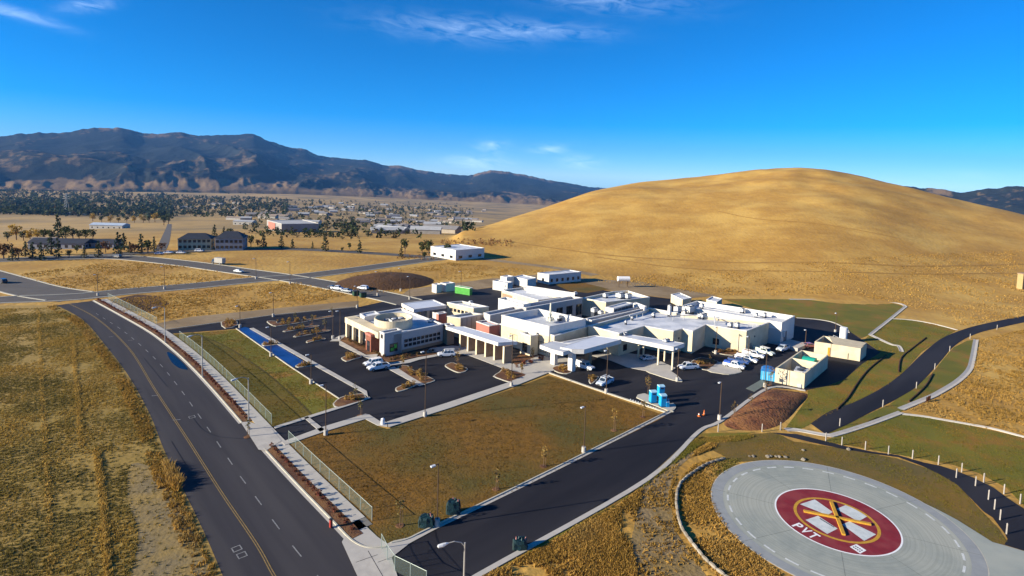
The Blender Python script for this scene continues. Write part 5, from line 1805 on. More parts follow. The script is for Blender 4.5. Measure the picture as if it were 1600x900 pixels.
    if rack:
        for x in (cx0 + rr + .1, (cx0 + cx1) / 2, cx1 - fr - .1):
            MB().box((x, 0, ct + .02), (.06, tw_ * 2.1, .16)).build('rack_bar', m_unit, r)
        for s in (-.4, .4):
            MB().box((-.2 + (cx0 + cx1) / 2 - .2, s, ct + .18), (2.6, .35, .09)).build('rack_load', m_unit, r)
    if load:
        MB().box((-1.8, 0, 1.13), (1.7, 1.3, .5)).build('load', load, r)
    return r


WH = (.72, .74, .77)
UD = math.radians(42)
m_blueload = mat('blue_tarp', (.03, .10, .45), None, 2, .6)
m_woodload = mat('timber_load', (.42, .26, .15), None, 2, .8)
VH = [('pickup', WH, (591, 577.5), 180 + 38, 'white pickup truck, nearer of two parked by the clinic corner', 'pickup truck', 0, None), ('suv', WH, (583, 571), 180 + 38, 'white four-door vehicle behind the pickup at the clinic corner', 'suv', 0, None),
      ('suv', WH, (697, 557), 180 + 12, 'white vehicle with roof rack parked at the front canopy', 'suv', 1, None), ('utility', WH, (912, 576), -42, 'white utility truck under the drop-off canopy', 'utility truck', 1, None),
      ('pickup', (.55, .62, .72), (945, 601), 180 + 48, 'silver-blue pickup truck parked on the drive by the lawn kerb', 'pickup truck', 1, None), ('pickup', WH, (1075, 577), 180 + 15, 'white pickup truck parked alone by the striped mulch bed', 'pickup truck', 0, None),
      ('pickup', WH, (1147, 575), -38, 'white pickup truck at the near end of the work-truck row', 'pickup truck', 0, m_blueload), ('pickup', (.03, .07, .22), (1154, 568), -38, 'dark blue pickup truck second in the work-truck row', 'pickup truck', 0, None),
      ('utility', WH, (1166, 565), -38, 'white utility truck third in the work-truck row', 'utility truck', 1, None), ('utility', WH, (1177, 558), -38, 'white utility truck with timber load, fourth in the row', 'utility truck', 0, m_woodload),
      ('utility', (.55, .62, .55), (1194, 553.5), -55, 'pale green utility truck at the far end of the row', 'utility truck', 1, None), ('pickup', (.62, .70, .78), (1223, 548), 180 + 40, 'pale blue pickup truck by the loading dock', 'pickup truck', 0, None),
      ('sedan', (.30, .10, .09), (1265, 543), 10, 'small dark red car beside the half-roofed enclosure', 'car', 0, None), ('sedan', (.42, .46, .52), (1013, 563), 20, 'grey car parked under the ambulance canopy', 'car', 0, None),
      ('pickup', WH, (527, 453), -20, 'white pickup truck on the road left of the soil heap', 'pickup truck', 0, None), ('sedan', (.45, .48, .48), (542, 456.5), -20, 'grey car behind the white pickup on the entrance road', 'car', 0, None), ('suv', WH, (567, 452.5), 160, 'white vehicle on the far verge before the soil heap', 'suv', 0, None), ('sedan', (.03, .03, .035), (519, 451.5), -20, 'black car at the head of the line on the entrance road', 'car', 0, None),
      ('box', (.05, .05, .05), (341, 413.5), 160, 'grey box truck on the far back street', 'box truck', 0, None), ('sedan', (.70, .76, .74), (373, 427), -20, 'white car on the far back street near the junction', 'car', 0, None), ('suv', (.02, .025, .04), (4, 442), 150, 'dark vehicle on the boulevard at the left frame edge', 'suv', 0, None),
      ('sedan', WH, (249, 398), 5, 'white car parked by the hotel, leftmost', 'car', 0, None), ('sedan', WH, (263, 397), 5, 'white car parked by the hotel, second from the left', 'car', 0, None), ('sedan', WH, (283, 396.5), 5, 'white car parked in front of the cream hotel', 'car', 0, None), ('suv', WH, (312, 394), 5, 'white vehicle parked between the two hotels', 'suv', 0, None), ('suv', (.30, .28, .24), (182, 403), 170, 'tan vehicle on the far back street bend', 'suv', 0, None)]
for kind, c, px, hd, lab, cat, rk, ld in VH:
    o = vehicle(kind, c, lab, cat, bool(rk), ld)
    p = far(*px) if px[1] < 440 else g(*px)
    o.location = (p.x, p.y, p.z + (.06 if px[1] > 440 else .12))
    o.rotation_euler.z = math.radians(hd)
    o.scale = (.87, .87, .87)

# ------------------------------------------------------------------ portable toilets, bins, bundles, cones
m_tblue = mat('toilet_blue', (.01, .30, .62), (.01, .26, .55), 1, .4)
m_tlight = mat('toilet_roof', (.35, .58, .72), None, 1, .4)


def toilet():
    r = thing('portable_toilet', (0, 0, 0), 'x', 'portable toilet')
    MB().box((0, 0, .12), (1.12, 1.12, 2.05)).build('cabin', m_tblue, r)
    MB().box((0, 0, 0), (1.2, 1.2, .13)).build('skid', m_trim, r)
    n = 7
    v = [(x, math.cos(math.pi * k / (n - 1)) * .6, 2.17 + math.sin(math.pi * k / (n - 1)) * .28) for x in (-.6, .6) for k in range(n)]
    new('roof', v, [(k, k + 1, n + k + 1, n + k) for k in range(n - 1)] + [tuple(range(n)), tuple(range(n, 2 * n)), (0, n, 2 * n - 1, n - 1)], m_tlight, r)
    MB().box((-.575, 0, .25), (.04, .75, 1.8)).build('door', mat('toilet_door', (.02, .36, .66), None, 1, .4), r)
    MB().box((-.605, .25, 1.1), (.04, .1, .14)).build('latch', m_trim, r)
    for s in (-1, 1):
        MB().box((0, s * .57, 1.75), (.7, .04, .22)).build('vent', m_trim, r)
    MB().cyl((.4, .4, 2.2), .05, .05, .5, 6).build('vent_pipe', m_trim, r)
    return r


t0 = toilet()
for i, (px, lab) in enumerate((((1019.5, 630), 'blue portable toilet, left one of the three at the kerb tip'), ((1032, 621), 'blue portable toilet standing behind the other two'), ((1035, 636), 'blue portable toilet, right one next to the small wash station'))):
    o = t0 if i == 0 else copy_tree(t0)
    c = g(*px)
    o.location = (c.x, c.y, .19)
    o.rotation_euler.z = math.radians(12)
    tag(o, lab, 'portable toilet', 'blue portable toilets')
c = g(1042.5, 637)
ws = thing('wash_station', Vector((c.x, c.y, .19)), 'small blue hand-wash station beside the portable toilets', 'wash station')
MB().box((c.x, c.y, .19), (.62, .5, .95), .2).build('tank', m_tblue, ws)
MB().box((c.x, c.y, 1.14), (.68, .56, .07), .2).build('basin', m_tlight, ws)
MB().box((c.x + .2, c.y + .15, 1.2), (.12, .3, .45), .2).build('dispenser', m_tblue, ws)
# blue bin beside the enclosure
q = [g(*R7(52, 600)), g(*R7(180, 622)), g(*R7(205, 590))]
bc = (q[0] + q[1]) / 2 + Vector((.6, .9, 0))
bn = thing('storage_bin', bc, 'large sky-blue storage bin with a rounded lid beside the enclosure', 'storage bin')
ra = math.atan2(q[1].y - q[0].y, q[1].x - q[0].x)
MB().box((bc.x, bc.y, .1), (2.9, 2.2, 2.0), ra).build('bin_body', mat('sky_blue_plastic', (.06, .36, .62), None, 1, .4), bn)
n = 9
vv = []
for s in (-1.15, 1.15):
    for k in range(n):
        t = math.pi * k / (n - 1)
        x, y = -math.cos(t) * 1.5, s
        vv.append((bc.x + x * math.cos(ra) - y * math.sin(ra), bc.y + x * math.sin(ra) + y * math.cos(ra), 2.1 + math.sin(t) * .75))
new('lid', vv, [(k, k + 1, n + k + 1, n + k) for k in range(n - 1)] + [tuple(range(n)), tuple(range(n, 2 * n)), (0, n, 2 * n - 1, n - 1)], mat('blue_plastic_lid', (.02, .14, .40), None, 1, .35), bn)
for k in (-.95, 0, .95):
    MB().box((bc.x + k * math.cos(ra) + 1.13 * math.sin(ra), bc.y + k * math.sin(ra) - 1.13 * math.cos(ra), .15), (.12, .08, 1.9), ra).build('rib', m_tlight, bn)
# teal tarp bundles beside the access road
m_tarp = mat('teal_tarp', (.006, .018, .028), (.008, .030, .034), 1.5, .45, .03, 5)
m_tarpl = mat('pale_teal_tarp', (.075, .12, .11), None, 1.5, .6)
for px, sx, h, lab in (((667, 822), 1.9, 1.35, 'dark teal wrapped bundle left of the light pole on the lawn'), ((709, 802), 1.8, 1.7, 'taller dark teal wrapped bundle right of the light pole on the lawn'), ((813, 857), 1.7, 1.2, 'dark teal wrapped bundle on the far kerb of the access road')):
    c = g(*px)
    r = thing('wrapped_bundle', c, lab, 'bundle', 'teal bundles along the access road')
    b = bmesh.new()
    bmesh.ops.create_cube(b, size=1)
    bmesh.ops.subdivide_edges(b, edges=b.edges[:], cuts=3, use_grid_fill=True)
    rn = random.Random(px[0])
    for v in b.verts:
        k = 1 - .22 * max(0, v.co.z + .1)
        rr_ = 1 - .18 * (abs(v.co.x * v.co.y) * 4)
        v.co = Vector((c.x + v.co.x * sx * k * rr_ + rn.uniform(-.07, .07), c.y + v.co.y * 1.25 * k * rr_ + rn.uniform(-.07, .07), max(.02, (v.co.z + .5) * h + rn.uniform(-.09, .09))))
    me = bpy.data.meshes.new('tarp')
    for v in b.verts:
        v.co -= c
    b.to_mesh(me)
    b.free()
    me.materials.append(m_tarp)
    o = bpy.data.objects.new('tarp', me)
    COL.objects.link(o)
    o.parent = r
    for k in range(4):
        x, y = c.x + rn.uniform(-.6, .6), c.y + rn.uniform(-.4, .4)
        MB().tube([Vector((x, y, h * .8)), Vector((x + rn.uniform(-.15, .15), y, h + .3))], [.16, .02], 5).build('tied_corner', (m_tarpl, mat('pink_strap', (.45, .20, .18), None, 2, .6))[k % 2], r)
    MB().box((c.x - sx * .5, c.y, .02), (.14, .9, h * .7)).build('flap', m_tarpl, r)
m_orange = mat('orange_plastic', (.62, .15, .03), None, 2, .5)
for px, lab in (((1092, 651), 'orange traffic cone on the drive, left one'), ((1100, 649), 'taller orange traffic cone on the drive, right one')):
    c = g(*px)
    r = thing('traffic_cone', c, lab, 'traffic cone')
    MB().box((c.x, c.y, .05), (.5, .5, .06)).build('base', m_orange, r)
    MB().cyl((c.x, c.y, .11), .2, .05, .95 if px[0] == 1100 else .6, 10).build('cone', m_orange, r)
    MB().cyl((c.x, c.y, .42), .152, .115, .18, 10, False).build('reflective_band', m_white, r)
of = g(1453, 629)
r = thing('safety_netting', of, 'orange safety netting stake beside the long concrete ditch', 'netting')
for k in range(3):
    p = of + Vector((k * .8 - .8, .5 * k, 0))
    MB().tube([p, p + Vector((0, 0, 1.2))], .04, 5).build('stake', m_trim, r)
p = [of + Vector((k * .8 - .8, .5 * k, 0)) for k in range(3)]
new('net', [p[0] + Vector((0, 0, .2)), p[1] + Vector((0, .1, .15)), p[2] + Vector((0, 0, .25)), p[2] + Vector((0, .05, 1.1)), p[1] + Vector((0, 0, 1.15)), p[0] + Vector((0, -.05, 1.05))], [(0, 1, 4, 5), (1, 2, 3, 4)], m_orange, r)
for i in range(11):
    t = i / 10
    c = g(985 + 40 * t, 625.5 + 14 * t)
    o = MB().box((c.x, c.y, .06), (.42, .16, .16), 1.2).build('white_block', m_white)
    tag(o, 'small white block in the row along the upper lawn edge', 'block', 'white blocks along the lawn edge')
gb = g(598, 664)
r = thing('bollard', gb, 'thick white concrete bollard at the lot corner by the south driveway', 'bollard')
MB().cyl((gb.x, gb.y, 0), .36, .33, 1.1, 14).build('post', m_white, r)
MB().cyl((gb.x, gb.y, 1.1), .33, .12, .12, 14).build('cap', m_white, r)
sg = g(517, 825)
r = thing('red_utility_post', sg, 'short red utility post in the near street strip', 'utility post')
MB().box((sg.x, sg.y, .1), (.3, .3, 1.0), .8).build('post', mat('red_metal', (.35, .04, .03), None, 2, .5), r)
MB().box((sg.x, sg.y, 1.1), (.38, .38, .08), .8).build('cap', m_trim, r)
# ------------------------------------------------------------------ buildings and boxes behind the hospital
def simple_building(q, z, label, cat, name, wall, roofm, par=.25, group=None, base=None, wins=True, winrow=(.9, 2.2), step=2.6, doors=0):
    P = ccw([Vector((p.x, p.y, 0)) for p in q])
    z0 = base if base is not None else 0
    root = thing(name, Vector((P[0].x, P[0].y, z0)), label, cat, group)
    w_, _ = wing([Vector((p.x, p.y, 0)) for p in P], z0 + z, par, wall, roofm, 'wall', root, .2, z0 - 1.0)
    if wins:
        for i in range(len(P)):
            a, b = P[i], P[(i + 1) % len(P)]
            mid, nr = (a + b) / 2, Vector(((b - a).y, -(b - a).x, 0))
            if nr.dot(-mid) < 0:
                continue
            L = (b - a).length
            n = max(1, int((L - 1) / step))
            for k in range(n):
                s0 = L * (k + .5) / n - step * .22
                V = [on_wall(a, b, x, y, .03) for x, y in ((s0, z0 + winrow[0]), (s0 + step * .44, z0 + winrow[0]), (s0 + step * .44, z0 + winrow[1]), (s0, z0 + winrow[1]))]
                new('window', V, [(0, 1, 2, 3)], m_glass, root)
    return root


m_trailer = mat('white_trailer_wall', (.66, .65, .60), (.58, .57, .53), 1, .7)
m_gcont = mat('green_container', (.10, .42, .07), (.07, .33, .05), 1.2, .55)
m_bcont = mat('blue_grey_panel', (.06, .16, .34), None, 1.2, .6)
for A, B, C, z, lab, cat, nm, wl_, wn in (
        ((675, 443.6), (682, 445.4), (690, 443.8), 3.0, 'small white site trailer left of the green container', 'trailer', 'site_trailer', m_trailer, False), ((688, 441.6), (697, 443.4), (711, 441.8), 3.0, 'white site trailer with shaded end just behind the green container', 'trailer', 'site_trailer', m_trailer, False),
        ((770, 438.5), (793, 442.3), (801, 440.5), 3.4, 'low white trailer right of the green container', 'trailer', 'site_trailer', m_trailer, False), ((782, 431.4), (792, 433.2), (803, 431.4), 3.6, 'white trailer with blue-grey end behind the low trailer', 'trailer', 'site_trailer', m_trailer, False),
        ((803, 432), (824, 437), (838, 434), 3.2, 'white trailer between the low trailer and the modular offices', 'trailer', 'site_trailer', m_trailer, False), ((840, 426), (858, 429.3), (908, 424.6), 4.0, 'long white modular office building behind the hospital', 'office', 'modular_office', m_trailer, True),
        ((673, 384.5), (712, 391), (757, 387.3), 5.2, 'white flat-roofed warehouse at the foot of the golden hill', 'warehouse', 'warehouse', m_trailer, True), (R5(890, 205), R5(1015, 262), R5(1112, 242), 3.0, 'low cream service shed behind the emergency wing', 'shed', 'service_shed', m_cream, False), (R6(282, 115), R6(385, 141), R6(440, 106), 3.0, 'small white-roofed shed behind the long east block', 'shed', 'service_shed', m_cream, False)):
    q = quad(A, B, C, z)
    simple_building(q, z, lab, cat, nm, wl_, m_roof, wins=wn, step=2.6 if nm != 'warehouse' else 5)
q = quad((711, 447), (734, 450.6), (738, 449.2), 2.6)
gc = simple_building(q, 2.6, 'bright green shipping container behind the hospital', 'container', 'shipping_container', m_gcont, m_gcont, .02, wins=False)
a, b = q[0], q[1]
for k in range(12):
    panel(a, b, (b - a).length * (k + .25) / 12, (b - a).length * (k + .7) / 12, .15, 2.45, gc, m_gcont, 'corrugation', .05)
for px, lab in (((556, 462), 'dark green dumpster on the entrance road, left one'), ((567, 464.5), 'dark green dumpster on the entrance road, right one')):
    c = g(*px)
    r = thing('dumpster', c, lab, 'dumpster', 'dumpsters on the entrance road')
    MB().box((c.x, c.y, .1), (2.0, 1.5, 1.5), .7).build('tub', mat('dark_green_steel', (.02, .06, .04), None, 1, .5), r)
    MB().box((c.x, c.y, 1.6), (2.1, 1.6, .1), .7).build('lid', m_trim, r)
c = g(974, 449)
r = thing('water_tank_stand', c, 'white water tank on a raised stand in the dirt behind the hospital', 'water tank')
MB().tube([c + Vector((-2.6, 0, 3.4)), c + Vector((-2.4, 0, 3.4)), c + Vector((2.4, .6, 3.4)), c + Vector((2.6, .6, 3.4))], [.5, 1.0, 1.0, .5], 12).build('tank', m_white, r)
for x, y in ((-1.8, -.7), (-1.8, .7), (1.8, -.2), (1.8, 1.2)):
    MB().tube([c + Vector((x, y, 0)), c + Vector((x * .9, y * .6 + .1, 2.7))], .09, 5).build('leg', m_bronze, r)
tb = g(1593, 457)
r = thing('tan_pylon_wall', tb, 'tan concrete wall block at the right frame edge above the field', 'wall')
MB().box((tb.x + 1.6, tb.y + 1, 0), (4.5, 2.0, 8.0), .5).build('block', mat('tan_concrete', (.40, .29, .13), None, .6, .9), r)
MB().box((tb.x + 1.6, tb.y + 1, 8.0), (4.8, 2.3, .3), .5).build('cap', m_brown, r)
MB().box((tb.x + 1.2, tb.y - .4, 0), (5.5, .8, .8), .5).build('footing', m_conc, r)


# ------------------------------------------------------------------ town in the valley
def gable(c, L, W, h, rh, rz, label, cat, wall, roofm, name='house', group=None, rows=0, cols=6, hip=.0):
    root = thing(name, c, label, cat, group, rz)
    ww = MB().box((0, 0, -2), (L, W, h + 2)).build('wall', wall, root)
    ww.location = (0, 0, 0)
    ww.data.transform(Matrix.Translation(wloc(root)))
    v = [(-L / 2 - .5, -W / 2 - .5, h), (L / 2 + .5, -W / 2 - .5, h), (L / 2 + .5, W / 2 + .5, h), (-L / 2 - .5, W / 2 + .5, h), (-L / 2 - .5 + hip, 0, h + rh), (L / 2 + .5 - hip, 0, h + rh)]
    rf = new('roof', v, [(0, 1, 5, 4), (2, 3, 4, 5), (1, 2, 5), (3, 0, 4), (3, 2, 1, 0)], roofm, root)
    rf.data.transform(Matrix.Translation(wloc(root)))
    for r_ in range(rows):
        for k in range(cols):
            x = -L / 2 + L * (k + .5) / cols
            for s in (-1, 1):
                z = 1 + r_ * 2.9
                o = new('window', [(x - .7, s * (W / 2 + .04), z), (x + .7, s * (W / 2 + .04), z), (x + .7, s * (W / 2 + .04), z + 1.4), (x - .7, s * (W / 2 + .04), z + 1.4)], [(0, 1, 2, 3)], m_glass, root)
                o.data.transform(Matrix.Translation(wloc(root)))
        for s in (-1, 1):
            z = 1 + r_ * 2.9
            for y in (-W / 4, W / 4):
                o = new('window', [(s * (L / 2 + .04), y - .6, z), (s * (L / 2 + .04), y + .6, z), (s * (L / 2 + .04), y + .6, z + 1.4), (s * (L / 2 + .04), y - .6, z + 1.4)], [(0, 1, 2, 3)], m_glass, root)
                o.data.transform(Matrix.Translation(wloc(root)))
    return root


m_slate = mat('dark_slate_roof', (.035, .04, .055), None, .5, .7)
m_hwall = mat('hotel_cream_wall', (.50, .44, .30), None, .3, .9)
m_hgrey = mat('hotel_grey_wall', (.26, .27, .30), None, .3, .9)
gable(far(293, 391) + Vector((2, 5, 0)), 15, 11, 5.6, 2.6, .32, 'cream hotel block with a dark hipped roof across the far field', 'hotel', m_hwall, m_slate, 'hotel', rows=2, cols=7, hip=4)
gable(far(347, 391) + Vector((2, 6, 0)), 13, 12, 6.3, 3.0, .25, 'grey hotel block with a dark hipped roof, right of the cream one', 'hotel', m_hgrey, m_slate, 'hotel', rows=2, cols=6, hip=4)
m_hw = [mat('far_wall', c, None, .3, .9) for c in ((.48, .46, .41), (.40, .35, .28), (.30, .29, .28), (.46, .38, .29))]
m_hr = [mat('far_roof', c, None, .3, .9) for c in ((.22, .21, .21), (.30, .24, .19), (.14, .14, .16), (.40, .41, .42))]
gable(far(98, 388), 26, 10, 3.2, 2.0, .1, 'long dark-roofed single-storey building behind the roadside conifers', 'building', m_hgrey, m_slate, 'motel', rows=1, cols=8)
gable(far(138, 387), 30, 9, 3.0, 1.6, .1, 'long low dark building right of the first, behind the conifers', 'building', m_hgrey, m_slate, 'motel', rows=1, cols=9)
gable(far(70, 385), 10, 8, 3.2, 1.8, .3, 'small pale building at the left behind the roadside trees', 'building', m_hw[0], m_hr[1], 'shop', rows=1, cols=3)
gable(far(172, 357), 34, 14, 4.2, 2.0, .05, 'blue-white warehouse at the edge of the far wood', 'warehouse', m_hw[0], mat('pale_blue_roof', (.42, .50, .60), None, .3, .6), 'warehouse', rows=1, cols=6)
gable(far(123, 336), 36, 12, 4.0, 1.5, .05, 'pale roofed building inside the far wood', 'building', m_hw[0], m_hr[3], 'warehouse')
gable(far(383, 351), 24, 14, 4.5, 1.5, 0, 'white roofed shed left of the large far store', 'building', m_hw[0], m_hr[3], 'warehouse', rows=1, cols=4)
q = [far(417, 361), far(440, 363)]
q = q + [q[1] + Vector((26, 14, 0)), q[0] + Vector((26, 14, 0))]
st = simple_building([Vector((p.x, p.y, 0)) for p in q], 7, 'large pale store with a rust-red entrance in the valley', 'store', 'store', m_hw[2], m_hr[3], .5, base=q[1].z, step=6)
a, b = Vector((q[0].x, q[0].y, 0)), Vector((q[1].x, q[1].y, 0))
panel(a, b, (b - a).length * .15, (b - a).length * .6, q[1].z, q[1].z + 6, st, m_rose, 'entrance_front', .5)
gable(far(484, 352), 26, 14, 5.5, 1.5, 0, 'white box-roofed building behind the large far store', 'building', m_hw[0], m_hr[3], 'warehouse', rows=1, cols=5)
HS = []
rh = random.Random(5)
for x0, x1, y0, y1, n in ((455, 525, 322, 338, 13), (520, 610, 318, 330, 12), (565, 715, 333, 350, 26), (600, 690, 352, 366, 12), (640, 760, 322, 336, 16), (705, 760, 338, 349, 7), (350, 450, 330, 346, 10), (250, 440, 318, 330, 8)):
    for k in range(n):
        HS.append((rh.uniform(x0, x1), rh.uniform(y0, y1)))
WN = ['white', 'tan', 'grey', 'cream']
h0 = {}
for i, (x, y) in enumerate(HS):
    k = rh.randrange(4)
    p = far(x, y)
    if k not in h0:
        h0[k] = gable(p, 17, 10, 3.4, 2.2, 0, 'x', 'house', m_hw[k], m_hr[(k * 3 + 1) % 4], 'house')
        o = h0[k]
    else:
        o = copy_tree(h0[k])
    o.location = p
    o.rotation_euler.z = rh.uniform(-.4, .4)
    s = rh.uniform(.8, 1.5)
    o.scale = (s * rh.uniform(.8, 1.6), s, s)
    tag(o, 'small %s house in the scattered town of the far valley' % WN[k], 'house', 'houses in the far valley town, ' + WN[k])
p = far(104, 333)
py = thing('transmission_tower', p, 'grey steel lattice transmission tower rising over the far wood', 'transmission tower')
th = 42
for k in range(4):
    sx, sy = ((-1, -1), (1, -1), (1, 1), (-1, 1))[k]
    MB().tube([p + Vector((sx * 4.2, sy * 4.2, -1)), p + Vector((sx * 1.2, sy * 1.2, th * .7)), p + Vector((sx * .5, sy * .5, th))], .32, 5).build('leg', m_pole, py)
for k in range(7):
    t0_, t1_ = k / 7, (k + 1) / 7
    w0, w1 = 4.2 - 3.4 * t0_, 4.2 - 3.4 * t1_
    MB().tube([p + Vector((-w0, -w0, th * t0_)), p + Vector((w1, -w1, th * t1_))], .2, 4).build('brace', m_pole, py)
    MB().tube([p + Vector((w0, -w0, th * t0_)), p + Vector((-w1, -w1, th * t1_))], .2, 4).build('brace', m_pole, py)
for zt, w in ((.72, 8), (.84, 7), (.96, 6)):
    MB().box((p.x, p.y, p.z + th * zt), (2 * w, 1.0, .7)).build('crossarm', m_pole, py)

# ------------------------------------------------------------------ trees
CON = [(.022, .040, .016), (.030, .045, .018), (.016, .030, .014)]
BRD = [(.045, .060, .016), (.06, .065, .02), (.035, .050, .016)]
YEL = [(.34, .21, .025), (.26, .19, .03), (.40, .24, .03)]
RUS = [(.14, .06, .025), (.10, .055, .025)]


def tree_proto(kind, seed):
    rnd = random.Random(seed)
    r = thing('conifer_tree' if kind == 'con' else 'broadleaf_tree', (0, 0, 0), 'x', 'tree')
    cols = {'con': CON, 'brd': BRD, 'yel': YEL, 'rus': RUS}[kind]
    if kind == 'con':
        MB().tube([(0, 0, -.5), (0, 0, 4), (0, 0, 7.5)], [.22, .14, .04], 6).build('trunk', m_bark, r)
        V, Fc, Cc = [], [], []
        for k in range(8):
            z = .8 + k * .9
            rad = 2.1 * (1 - k / 8.6) * rnd.uniform(.85, 1.15)
            v, f, c = leaf_cloud(34 - k * 3, .42, (rnd.uniform(-.15, .15), rnd.uniform(-.15, .15), z), (rad, rad, .6), cols, seed * 31 + k, hollow=.15)
            b0 = len(V)
            V += v
            Fc += [tuple(i + b0 for i in q) for q in f]
            Cc += c
    else:
        MB().tube([(0, 0, -.5), (.1, 0, 2.0), (.3, .2, 4.2)], [.28, .2, .08], 6).build('trunk', m_bark, r)
        V, Fc, Cc = [], [], []
        for k in range(9):
            ang = rnd.uniform(0, 6.28)
            rr_ = rnd.uniform(.3, 1.9)
            cz = rnd.uniform(2.2, 5.4)
            v, f, c = leaf_cloud(30, .42, (math.cos(ang) * rr_, math.sin(ang) * rr_, cz), (1.35, 1.35, 1.0), cols, seed * 17 + k, hollow=.3)
            b0 = len(V)
            V += v
            Fc += [tuple(i + b0 for i in q) for q in f]
            Cc += c
        for k in range(3):
            ang = k * 2.1
            MB().tube([(.1, 0, 1.8), (math.cos(ang) * 1.2, math.sin(ang) * 1.2, 3.6)], [.12, .04], 5).build('limb', m_bark, r)
    o = new('crown', V, Fc, m_leaf, r)
    tint(o, Cc)
    return r


TP = {}
PLC = {k: 0 for k in ('con', 'brd', 'yel', 'rus')}


def place_tree(kind, px, s, label, group):
    key = (kind, PLC[kind] % 3)
    PLC[kind] += 1
    if key not in TP:
        o = TP[key] = tree_proto(kind, {'con': 3, 'brd': 5, 'yel': 7, 'rus': 9}[kind] * 10 + key[1])
    else:
        o = copy_tree(TP[key])
    o.location = far(*px)
    o.scale = (s, s, s * random.uniform(.9, 1.15))
    o.rotation_euler.z = random.uniform(0, 6.28)
    tag(o, label, 'tree', group)


con = [(6, 405, 'rus', 1.1), (20, 408, 'con', .95), (29, 405, 'rus', .9), (40, 401, 'con', .95), (51, 404.5, 'con', 1.0), (65, 407, 'con', 1.05), (80, 398, 'con', 1.25), (91, 403, 'con', 1.0), (108, 403, 'brd', .6), (132, 404, 'con', .75), (154, 403, 'con', .95), (185, 399, 'con', 1.3), (194, 391, 'con', 1.2), (203, 396, 'con', .8), (210, 396, 'rus', .9), (221, 396, 'con', 1.25), (231, 396, 'brd', 1.1), (241, 394, 'con', .9), (252, 392, 'rus', .8), (165, 395, 'rus', .8), (120, 396, 'brd', .6)]
for i, (x, y, k, s) in enumerate(con):
    place_tree(k, (x, y), s, 'roadside %s tree left of the hotels, %s from the left' % ({'con': 'dark conifer', 'rus': 'rust-brown', 'brd': 'green broadleaf'}[k], nth(i + 1)), 'roadside trees left of the hotels')
for i, (x, y, k, s) in enumerate([(26, 375, 'yel', 1.5), (37, 376, 'brd', 1.1), (47, 376, 'yel', 1.1), (59, 376, 'yel', 1.2), (70, 376, 'brd', 1.2), (80, 376, 'brd', 1.1), (91, 374, 'con', 1.9), (103, 375, 'brd', 1.4), (114, 375, 'brd', 1.3), (124, 375, 'brd', 1.1), (134, 376, 'brd', 1.0), (145, 376, 'brd', 1.0), (12, 377, 'brd', .9)]):
    place_tree(k, (x, y), s, '%s tree in the row behind the long dark building, %s along' % ({'yel': 'golden yellow', 'brd': 'green', 'con': 'tall dark conifer'}[k], nth(i + 1)), 'tree row behind the long dark buildings')
for i, (x, y, k, s) in enumerate([(145, 346, 'yel', 2.0), (172, 348, 'yel', 1.5), (185, 348, 'yel', 1.4), (210, 348, 'yel', 1.5), (224, 348, 'yel', 1.8), (242, 347, 'yel', 2.2), (233, 348, 'brd', 1.7), (256, 352, 'brd', 1.9), (263, 350, 'brd', 2.0), (159, 348, 'brd', 1.6), (198, 348, 'brd', 1.6)]):
    place_tree(k, (x, y), s, '%s tree on the near edge of the far wood, %s from the left' % ({'yel': 'golden yellow', 'brd': 'dark green'}[k], nth(i + 1)), 'trees on the near edge of the far wood')
for i, (x, y, k, s) in enumerate([(372, 387, 'brd', .9), (382, 386, 'con', .9), (392, 386, 'brd', .9), (403, 386, 'rus', .6), (412, 387, 'con', 1.05), (439.5, 388, 'con', .95), (457, 388.5, 'con', .75), (488.5, 389, 'con', .5), (508.6, 392.5, 'con', 1.2), (562, 396, 'con', .95), (335, 372, 'con', 1.2), (350, 371, 'con', 1.0), (360, 371, 'brd', .9), (546, 390, 'brd', .6), (535, 394, 'brd', .4)]):
    place_tree(k, (x, y), s, '%s right of the hotels along the far street, %s along' % ({'brd': 'small green tree', 'con': 'narrow dark conifer', 'rus': 'small rust-brown tree'}[k], nth(i + 1)), 'trees right of the hotels')
for i, (x, y, k, s) in enumerate([(627, 402.5, 'con', .75), (632.5, 396, 'brd', 1.1), (659.5, 398, 'brd', 1.1), (669.5, 398.5, 'brd', 1.2), (663, 406, 'brd', .6), (698, 402, 'brd', 1.15)]):
    place_tree(k, (x, y), s, 'dark round tree by the white warehouse, %s from the left' % nth(i + 1), 'trees by the white warehouse')


def scatter_mass(name, label, cat, regions, seed, cols, kind_scale=1.0, quads=16):
    rnd = random.Random(seed)
    V, Fc, Cc = [], [], []
    for x0, x1, y0, y1, n, hh in regions:
        for k in range(n):
            x = rnd.uniform(x0, x1)
            p = far(x, rnd.uniform(y0, y1) + (x - 225) * .028)
            h = hh * rnd.uniform(.6, 1.3)
            base = rnd.choice(cols)
            rad = h * rnd.uniform(.35, .55)
            v, f, c = leaf_cloud(quads, h * .25, (p.x, p.y, p.z + h * .5), (rad, rad, h * .5), [base], rnd.randrange(10 ** 6), hollow=.3)
            b0 = len(V)
            V += v
            Fc += [tuple(i + b0 for i in q) for q in f]
            Cc += c
    o = new(name, V, Fc, m_leaf, None, kind='stuff')
    tint(o, Cc)
    tag(o, label, cat)
    return o


